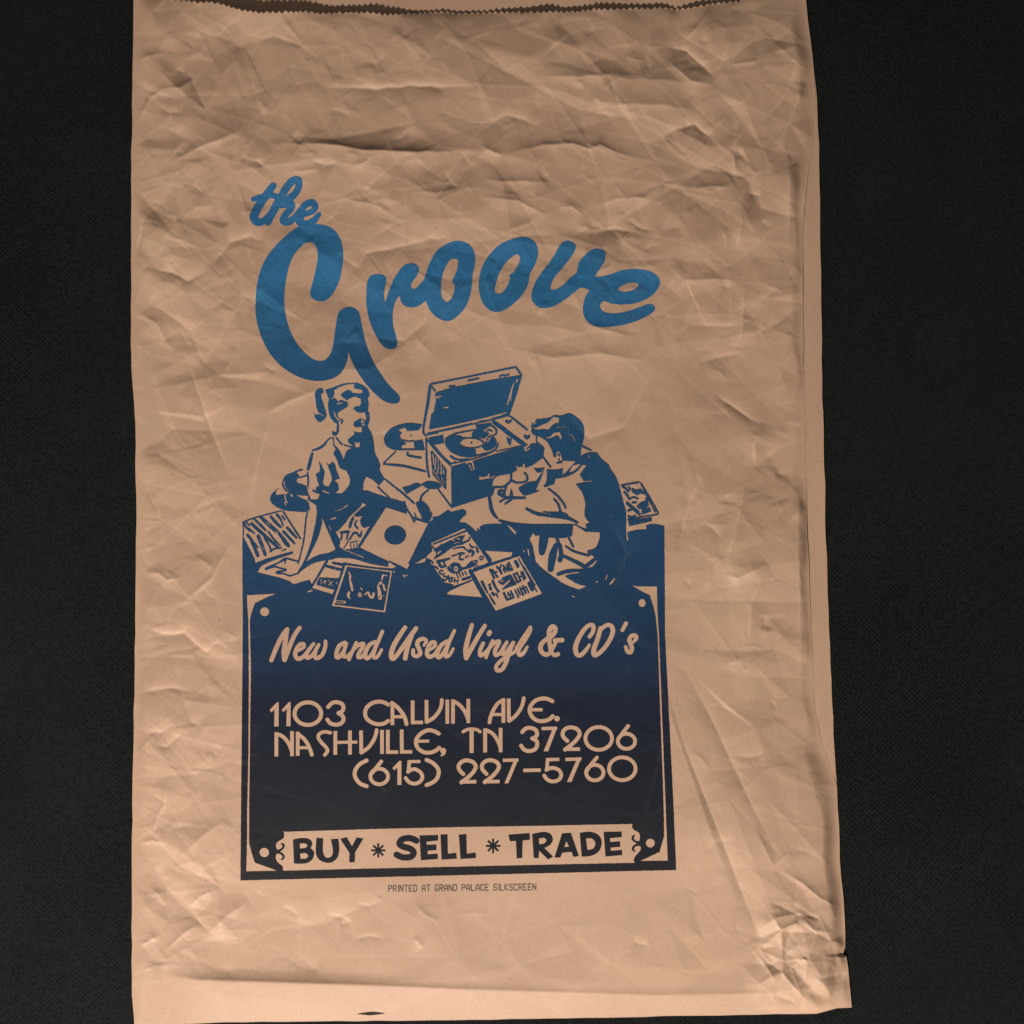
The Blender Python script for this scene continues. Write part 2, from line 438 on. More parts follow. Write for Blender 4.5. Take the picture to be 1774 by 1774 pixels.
def smooth_open(P, n=7):
    if len(P) == 2:
        return P
    out = []
    N = len(P)
    for i in range(N - 1):
        a, b = P[i], P[i + 1]
        ta = (P[i + 1] - P[max(i - 1, 0)]) * .5; tb = (P[min(i + 2, N - 1)] - P[i]) * .5
        for t in np.arange(n) / n:
            h1 = 2 * t ** 3 - 3 * t ** 2 + 1; h2 = t ** 3 - 2 * t ** 2 + t; h3 = -2 * t ** 3 + 3 * t ** 2; h4 = t ** 3 - t ** 2
            out.append(a * h1 + ta * h2 + b * h3 + tb * h4)
    out.append(P[-1])
    return np.array(out)
_rs = np.random.RandomState(5)
def draw(cv, text, owners=None, rough=0.0):
    for line in text.strip().splitlines():
        tok = line.split()
        if not tok or tok[0].startswith('#'):
            continue
        op = tok[0]
        if op == 'o':
            cv.cur = owners.index(tok[1]); continue
        reg = None; P = []; sharp = []; extra = []; hw = None
        for t in tok[1:]:
            if t[0] == '@':
                reg = REG[t[1:]]; k = reg[2] / 1774.0; continue
            if op == 'b' and hw is None:
                hw = float(t) * k; continue
            sh = t.endswith('!'); v = [float(q) for q in t.rstrip('!').split(',')]
            P.append((reg[0] + v[0] * k, reg[1] + v[1] * k)); sharp.append(sh); extra.append([q * k for q in v[2:]])
        P = np.array(P)
        if op in 'fe':
            Q = smooth_closed(P, sharp)
            if rough:
                # slightly uneven screen-printed edge
                d = np.hypot(*(np.roll(Q, -1, 0) - Q).T)
                R = []
                for i in range(len(Q)):
                    m = max(1, int(d[i] / 2.2)); nx = Q[(i + 1) % len(Q)]
                    for u in range(m):
                        R.append(Q[i] + (nx - Q[i]) * u / m + _rs.uniform(-rough, rough, 2))
                Q = np.array(R)
            cv.poly(Q, op == 'f')
        elif op in 'sS':
            A = np.concatenate([P, np.array(extra)], 1)
            A = smooth_open(A, 6)
            if rough:
                B = []
                for i in range(len(A) - 1):
                    m = max(1, int(np.hypot(*(A[i + 1] - A[i])[:2]) / 1.8))
                    for u in range(m):
                        B.append(A[i] + (A[i + 1] - A[i]) * u / m)
                B.append(A[-1]); A = np.array(B)
                A[:, :2] += _rs.uniform(-rough, rough, A[:, :2].shape) * .7
                A[:, 2] += _rs.uniform(-.22, .22, len(A))
                A[:, 2] = A[:, 2] * 1.1 + .16 if op == 's' else A[:, 2]
                A[:, 2] = np.maximum(A[:, 2], .35)
            for i in range(len(A) - 1):
                cv.capsule(A[i][0], A[i][1], A[i][2], A[i + 1][0], A[i + 1][1], A[i + 1][2], op == 's')
        elif op == 'b':                      # flat-ended band
            A = smooth_open(P, 8)
            T = np.gradient(A, axis=0); T /= np.hypot(T[:, 0], T[:, 1])[:, None]
            Nn = np.stack([-T[:, 1], T[:, 0]], -1) * hw
            for i in range(len(A) - 1):
                cv.poly(np.array([A[i] + Nn[i], A[i + 1] + Nn[i + 1], A[i + 1] - Nn[i + 1], A[i] - Nn[i]]), True)
                if 0 < i:
                    cv.capsule(A[i][0], A[i][1], hw * .97, A[i][0], A[i][1], hw * .97, True)
        elif op == 'c' or op == 'd0':
            for p, e in zip(P, extra): cv.ellipse(p[0], p[1], e[0], e[1], False)
        elif op == 'd':
            for p, e in zip(P, extra): cv.ellipse(p[0], p[1], e[0], e[1], True)
        elif op == 'r':                      # ring
            p, e = P[0], extra[0]
            old = cv.a.copy()
            cv.ellipse(p[0], p[1], e[0] + e[2], e[1] + e[2], True)
            inner = Canvas(cv.x0, cv.y0, cv.x1, cv.y1); inner.ellipse(p[0], p[1], e[0] - e[2], e[1] - e[2], True)
            cv.a &= ~inner.a; cv.a |= old

def node_values(a):
    """6x binary -> coverage at half-pixel nodes"""
    h, w = a.shape
    return a.reshape(h // 3, 3, w // 3, 3).mean((1, 3))

def sheet_faces(V):
    """quadtree + marching squares over node values V; returns list of (k, n, k, 2) vertex arrays in node units"""
    V = np.pad(V, 1 * 4)
    ny = (V.shape[0] - 1) // 4 * 4; nx = (V.shape[1] - 1) // 4 * 4
    V = V[:ny + 1, :nx + 1]
    ins = V > .5
    faces = {3: [], 4: [], 5: []}
    def allany(step):
        r = slice(None)
        al = np.ones((ny // step, nx // step), bool); an = np.zeros_like(al)
        for dj in range(step + 1):
            for di in range(step + 1):
                q = ins[dj:dj + ny:step, di:di + nx:step][:ny // step, :nx // step]
                al &= q; an |= q
        return al, an
    done = np.zeros((ny, nx), bool)
    for step in (4, 2, 1):
        al, an = allany(step)
        todo = ~done[::step, ::step][:al.shape[0], :al.shape[1]] & al
        j, i = np.nonzero(todo)
        if len(j):
            j = j * step; i = i * step
            faces[4].append(np.stack([np.stack([i, j], -1), np.stack([i, j + step], -1), np.stack([i + step, j + step], -1), np.stack([i + step, j], -1)], 1).astype(float))
            done |= np.kron(todo, np.ones((step, step), bool))[:ny, :nx]
    al, an = allany(1)
    mix = an & ~al
    j, i = np.nonzero(mix)
    if len(j):
        c = [V[j, i], V[j + 1, i], V[j + 1, i + 1], V[j, i + 1]]          # tl, bl, br, tr
        pos = [np.stack([i, j], -1), np.stack([i, j + 1], -1), np.stack([i + 1, j + 1], -1), np.stack([i + 1, j], -1)]
        code = sum(((c[k] > .5).astype(int) << k) for k in range(4))
        for cs in range(1, 15):
            s = np.nonzero(code == cs)[0]
            if not len(s): continue
            groups = [[0, 1, 2, 3]] if cs not in (5, 10) else None
            def ev(a, b):
                va, vb = c[a][s], c[b][s]
                t = np.round(np.clip((.5 - va) / (vb - va), .02, .98), 2)[:, None]
                return pos[a][s] * (1 - t) + pos[b][s] * t
            if cs in (5, 10):
                for k in ((0, 2) if cs == 5 else (1, 3)):
                    faces[3].append(np.stack([pos[k][s].astype(float), ev(k, (k + 1) % 4), ev((k - 1) % 4, k)], 1))
            else:
                poly = []
                for k in range(4):
                    kn = (k + 1) % 4
                    if cs >> k & 1: poly.append(pos[k][s].astype(float))
                    if (cs >> k & 1) != (cs >> kn & 1):
                        poly.append(ev(min(k, kn), max(k, kn)))
                faces[len(poly)].append(np.stack(poly, 1))
    return faces

def sheet(name, V, x0, y0, lift_mm, mat, parent, flat=None, free_normals=True):
    """mesh object lying on the paper height field; V node values with first node at (x0+.25, y0+.25)"""
    F = sheet_faces(V)
    pts = []; counts = []
    for k in (3, 4, 5):
        for A in F[k]:
            pts.append(A.reshape(-1, 2)); counts.append(np.full(len(A), k))
    if not pts:
        return None
    pts = np.concatenate(pts); counts = np.concatenate(counts)
    key = np.rint(pts * 100).astype(np.int64)
    kk = key[:, 1] * 10000000 + key[:, 0]
    u, first, inv = np.unique(kk, return_index=True, return_inverse=True)
    p = pts[first]
    px = x0 + .25 + (p[:, 0] - 4) * .5; py = y0 + .25 + (p[:, 1] - 4) * .5
    z = (h_at(px, py) if flat is None else flat(px, py)) + lift_mm * 1e-3
    co = world_at(px, py, z)
    me = bpy.data.meshes.new(name)
    me.vertices.add(len(co)); me.vertices.foreach_set("co", co.astype(np.float32).ravel())
    me.loops.add(len(inv)); me.loops.foreach_set("vertex_index", inv.astype(np.int32).ravel())
    me.polygons.add(len(counts))
    me.polygons.foreach_set("loop_start", np.r_[0, np.cumsum(counts)[:-1]].astype(np.int32))
    me.update(calc_edges=True)
    if flat is None and free_normals:
        me.normals_split_custom_set_from_vertices(normals_at(px, py).astype(np.float32))
    if flat is None:
        fx = np.clip((px - X0) / 2, 0, NX - 1.001); fy = np.clip((py - Y0) / 2, 0, NY - 1.001)
        ix, iy = fx.astype(int), fy.astype(int); ux_, uy_ = fx - ix, fy - iy
        wv = (WEAR_HIGHLIGHT[iy, ix] * (1 - ux_) + WEAR_HIGHLIGHT[iy, ix + 1] * ux_) * (1 - uy_) + (WEAR_HIGHLIGHT[iy + 1, ix] * (1 - ux_) + WEAR_HIGHLIGHT[iy + 1, ix + 1] * ux_) * uy_
        at = me.attributes.new("wear", 'FLOAT', 'POINT'); at.data.foreach_set("value", np.clip(wv, 0, 1).astype(np.float32))  # fold wear together with painted highlight lines along the creases
    me.materials.append(mat)
    o = bpy.data.objects.new(name, me)
    scene.collection.objects.link(o)
    o.parent = parent
    return o

# ------------------------------------------------------------------ materials
def new_mat(name):
    m = bpy.data.materials.new(name); m.use_nodes = True
    nt = m.node_tree; b = nt.nodes["Principled BSDF"]
    return m, nt, b
def node(nt, kind, **kw):
    n = nt.nodes.new(kind)
    for k, v in kw.items():
        setattr(n, k, v)
    return n
def ramp(nt, src, stops, interp='LINEAR'):
    r = node(nt, 'ShaderNodeValToRGB'); r.color_ramp.interpolation = interp
    e = r.color_ramp.elements
    while len(e) < len(stops): e.new(.5)
    for el, (p, c) in zip(e, stops):
        el.position = p; el.color = (*c, 1)
    nt.links.new(src, r.inputs[0])
    return r.outputs[0]

def paper_material():
    m, nt, b = new_mat("kraft_paper")
    L = nt.links.new
    tc = node(nt, 'ShaderNodeTexCoord')
    n1 = node(nt, 'ShaderNodeTexNoise'); n1.inputs['Scale'].default_value = 14; n1.inputs['Detail'].default_value = 4
    L(tc.outputs['Object'], n1.inputs['Vector'])
    mp = node(nt, 'ShaderNodeMapping'); mp.inputs['Scale'].default_value = (1500, 1000, 1000); mp.inputs['Rotation'].default_value = (0, 0, .25)
    L(tc.outputs['Object'], mp.inputs['Vector'])
    n2 = node(nt, 'ShaderNodeTexNoise'); n2.inputs['Scale'].default_value = 1; n2.inputs['Detail'].default_value = 3; n2.inputs['Roughness'].default_value = .7
    L(mp.outputs[0], n2.inputs['Vector'])
    base = ramp(nt, n1.outputs['Fac'], [(.3, (.470, .318, .218)), (.5, (.495, .340, .232)), (.7, (.510, .357, .240))])
    fib = ramp(nt, n2.outputs['Fac'], [(.28, (.88, .865, .85)), (.5, (1, 1, 1)), (.75, (1.06, 1.06, 1.055))])
    mx = node(nt, 'ShaderNodeMix', data_type='RGBA', blend_type='MULTIPLY'); mx.inputs[0].default_value = 1
    L(base, mx.inputs[6]); L(fib, mx.inputs[7])
    # folds paled: broken fibres, plus thin highlights painted into the colour
    wa = node(nt, 'ShaderNodeAttribute', attribute_name='wear'); wm = node(nt, 'ShaderNodeMath', operation='MULTIPLY'); L(wa.outputs['Fac'], wm.inputs[0]); wm.inputs[1].default_value = .36
    pale = node(nt, 'ShaderNodeMix', data_type='RGBA'); L(wm.outputs[0], pale.inputs[0]); L(mx.outputs[2], pale.inputs[6]); pale.inputs[7].default_value = (.64, .48, .345, 1)
    # sparse dark and light flecks of the pulp
    fl = node(nt, 'ShaderNodeTexNoise'); fl.inputs['Scale'].default_value = 520; fl.inputs['Detail'].default_value = 2; L(tc.outputs['Object'], fl.inputs['Vector'])
    fk = ramp(nt, fl.outputs['Fac'], [(.20, (.72, .68, .62)), (.30, (1, 1, 1)), (.74, (1, 1, 1)), (.82, (1.12, 1.12, 1.12))])
    m2 = node(nt, 'ShaderNodeMix', data_type='RGBA', blend_type='MULTIPLY'); m2.inputs[0].default_value = 1
    L(pale.outputs[2], m2.inputs[6]); L(fk, m2.inputs[7]); L(m2.outputs[2], b.inputs['Base Color'])
    b.inputs['Roughness'].default_value = .55
    b.inputs['Specular IOR Level'].default_value = .35
    bp = node(nt, 'ShaderNodeBump'); bp.inputs['Strength'].default_value = .18; bp.inputs['Distance'].default_value = .0002
    L(n2.outputs['Fac'], bp.inputs['Height']); L(bp.outputs[0], b.inputs['Normal'])
    return m
def ink_material():
    m, nt, b = new_mat("screen_ink")
    L = nt.links.new
    tc = node(nt, 'ShaderNodeTexCoord'); sp = node(nt, 'ShaderNodeSeparateXYZ'); L(tc.outputs['Object'], sp.inputs[0])
    mr = node(nt, 'ShaderNodeMapRange'); mr.inputs['From Min'].default_value = -.16; mr.inputs['From Max'].default_value = .15
    L(sp.outputs['Y'], mr.inputs['Value'])
    P = lambda py: ((887 - py) * .0002526 + .16) / .31
    # the blend of the split-fountain inks, turquoise blue at the top to black at the foot
    col = ramp(nt, mr.outputs[0], [(P(1500), (.0120, .0132, .0172)), (P(1310), (.0082, .0130, .0225)), (P(1210), (.0105, .0165, .0370)), (P(1120), (.0115, .0340, .0800)), (P(1000), (.0145, .0540, .1250)), (P(800), (.0180, .0760, .1680)), (P(640), (.0210, .0980, .2150)), (P(480), (.0300, .1700, .3600)), (P(330), (.0300, .1500, .3250))])
    mp = node(nt, 'ShaderNodeMapping'); mp.inputs['Scale'].default_value = (1500, 1500, 1500); L(tc.outputs['Object'], mp.inputs['Vector'])
    n2 = node(nt, 'ShaderNodeTexNoise'); n2.inputs['Scale'].default_value = 1; n2.inputs['Detail'].default_value = 3; L(mp.outputs[0], n2.inputs['Vector'])
    fib = ramp(nt, n2.outputs['Fac'], [(.3, (.82, .82, .84)), (.55, (1, 1, 1)), (.72, (1.25, 1.2, 1.12))])
    mx = node(nt, 'ShaderNodeMix', data_type='RGBA', blend_type='MULTIPLY'); mx.inputs[0].default_value = 1
    L(col, mx.inputs[6]); L(fib, mx.inputs[7])
    # ink rubbed a little thin along the folds
    wa = node(nt, 'ShaderNodeAttribute', attribute_name='wear'); wm = node(nt, 'ShaderNodeMath', operation='MULTIPLY'); L(wa.outputs['Fac'], wm.inputs[0]); L(n2.outputs['Fac'], wm.inputs[1])
    w3 = node(nt, 'ShaderNodeMath', operation='MULTIPLY'); L(wm.outputs[0], w3.inputs[0]); w3.inputs[1].default_value = .12
    pale = node(nt, 'ShaderNodeMix', data_type='RGBA'); L(w3.outputs[0], pale.inputs[0]); L(mx.outputs[2], pale.inputs[6]); pale.inputs[7].default_value = (.30, .28, .26, 1)
    L(pale.outputs[2], b.inputs['Base Color'])
    b.inputs['Roughness'].default_value = .6
    b.inputs['Specular IOR Level'].default_value = .16
    bp = node(nt, 'ShaderNodeBump'); bp.inputs['Strength'].default_value = .18; bp.inputs['Distance'].default_value = .0002
    L(n2.outputs['Fac'], bp.inputs['Height']); L(bp.outputs[0], b.inputs['Normal'])
    return m
def fine_print_material():
    m, nt, b = new_mat("thin_dark_ink")
    tc = node(nt, 'ShaderNodeTexCoord')
    n = node(nt, 'ShaderNodeTexNoise'); n.inputs['Scale'].default_value = 900
    nt.links.new(tc.outputs['Object'], n.inputs['Vector'])
    nt.links.new(ramp(nt, n.outputs['Fac'], [(.3, (.05, .035, .028)), (.7, (.10, .07, .05))]), b.inputs['Base Color'])
    b.inputs['Roughness'].default_value = .7
    return m
def slit_shade_material():
    m, nt, b = new_mat("painted_slit_shade")  # near-black colour stands in for the shade inside the gap
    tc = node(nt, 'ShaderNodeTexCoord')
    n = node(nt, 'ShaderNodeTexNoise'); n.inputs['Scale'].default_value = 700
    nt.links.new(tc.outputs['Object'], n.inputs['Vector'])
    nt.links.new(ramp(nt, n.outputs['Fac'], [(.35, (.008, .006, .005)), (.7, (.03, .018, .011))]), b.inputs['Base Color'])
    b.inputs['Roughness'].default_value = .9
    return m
def cloth_material():
    m, nt, b = new_mat("black_woven_cloth")
    L = nt.links.new
    tc = node(nt, 'ShaderNodeTexCoord')
    mp = node(nt, 'ShaderNodeMapping'); mp.inputs['Rotation'].default_value = (0, 0, .78); L(tc.outputs['Object'], mp.inputs['Vector'])
    vo = node(nt, 'ShaderNodeTexVoronoi'); vo.inputs['Scale'].default_value = 640; vo.inputs['Randomness'].default_value = .30; L(mp.outputs[0], vo.inputs['Vector'])
    fz = node(nt, 'ShaderNodeTexNoise'); fz.inputs['Scale'].default_value = 1300; fz.inputs['Detail'].default_value = 3; L(tc.outputs['Object'], fz.inputs['Vector'])
    ad = node(nt, 'ShaderNodeMath', operation='MULTIPLY_ADD'); L(fz.outputs['Fac'], ad.inputs[0]); ad.inputs[1].default_value = .55; L(vo.outputs['Distance'], ad.inputs[2])
    mr = node(nt, 'ShaderNodeMapRange'); mr.inputs['From Min'].default_value = .30; mr.inputs['From Max'].default_value = .95; L(ad.outputs[0], mr.inputs['Value'])
    patch = node(nt, 'ShaderNodeTexNoise'); patch.inputs['Scale'].default_value = 22; patch.inputs['Detail'].default_value = 5; L(tc.outputs['Object'], patch.inputs['Vector'])
    weave = ramp(nt, mr.outputs[0], [(0, (.0012, .0016, .0019)), (.45, (.0052, .0066, .0069)), (1, (.0118, .0143, .0145))])
    wear = ramp(nt, patch.outputs['Fac'], [(.3, (.86, .88, .92)), (.7, (1.12, 1.1, 1.05))])
    mx = node(nt, 'ShaderNodeMix', data_type='RGBA', blend_type='MULTIPLY'); mx.inputs[0].default_value = 1
    L(weave, mx.inputs[6]); L(wear, mx.inputs[7]); L(mx.outputs[2], b.inputs['Base Color'])
    b.inputs['Roughness'].default_value = .9
    b.inputs['Specular IOR Level'].default_value = .08
    bp = node(nt, 'ShaderNodeBump'); bp.inputs['Strength'].default_value = .5; bp.inputs['Distance'].default_value = .0004
    L(mr.outputs[0], bp.inputs['Height']); L(bp.outputs[0], b.inputs['Normal'])
    return m
PAPER, INK, FINE, SLIT_SHADE, CLOTH = paper_material(), ink_material(), fine_print_material(), slit_shade_material(), cloth_material()


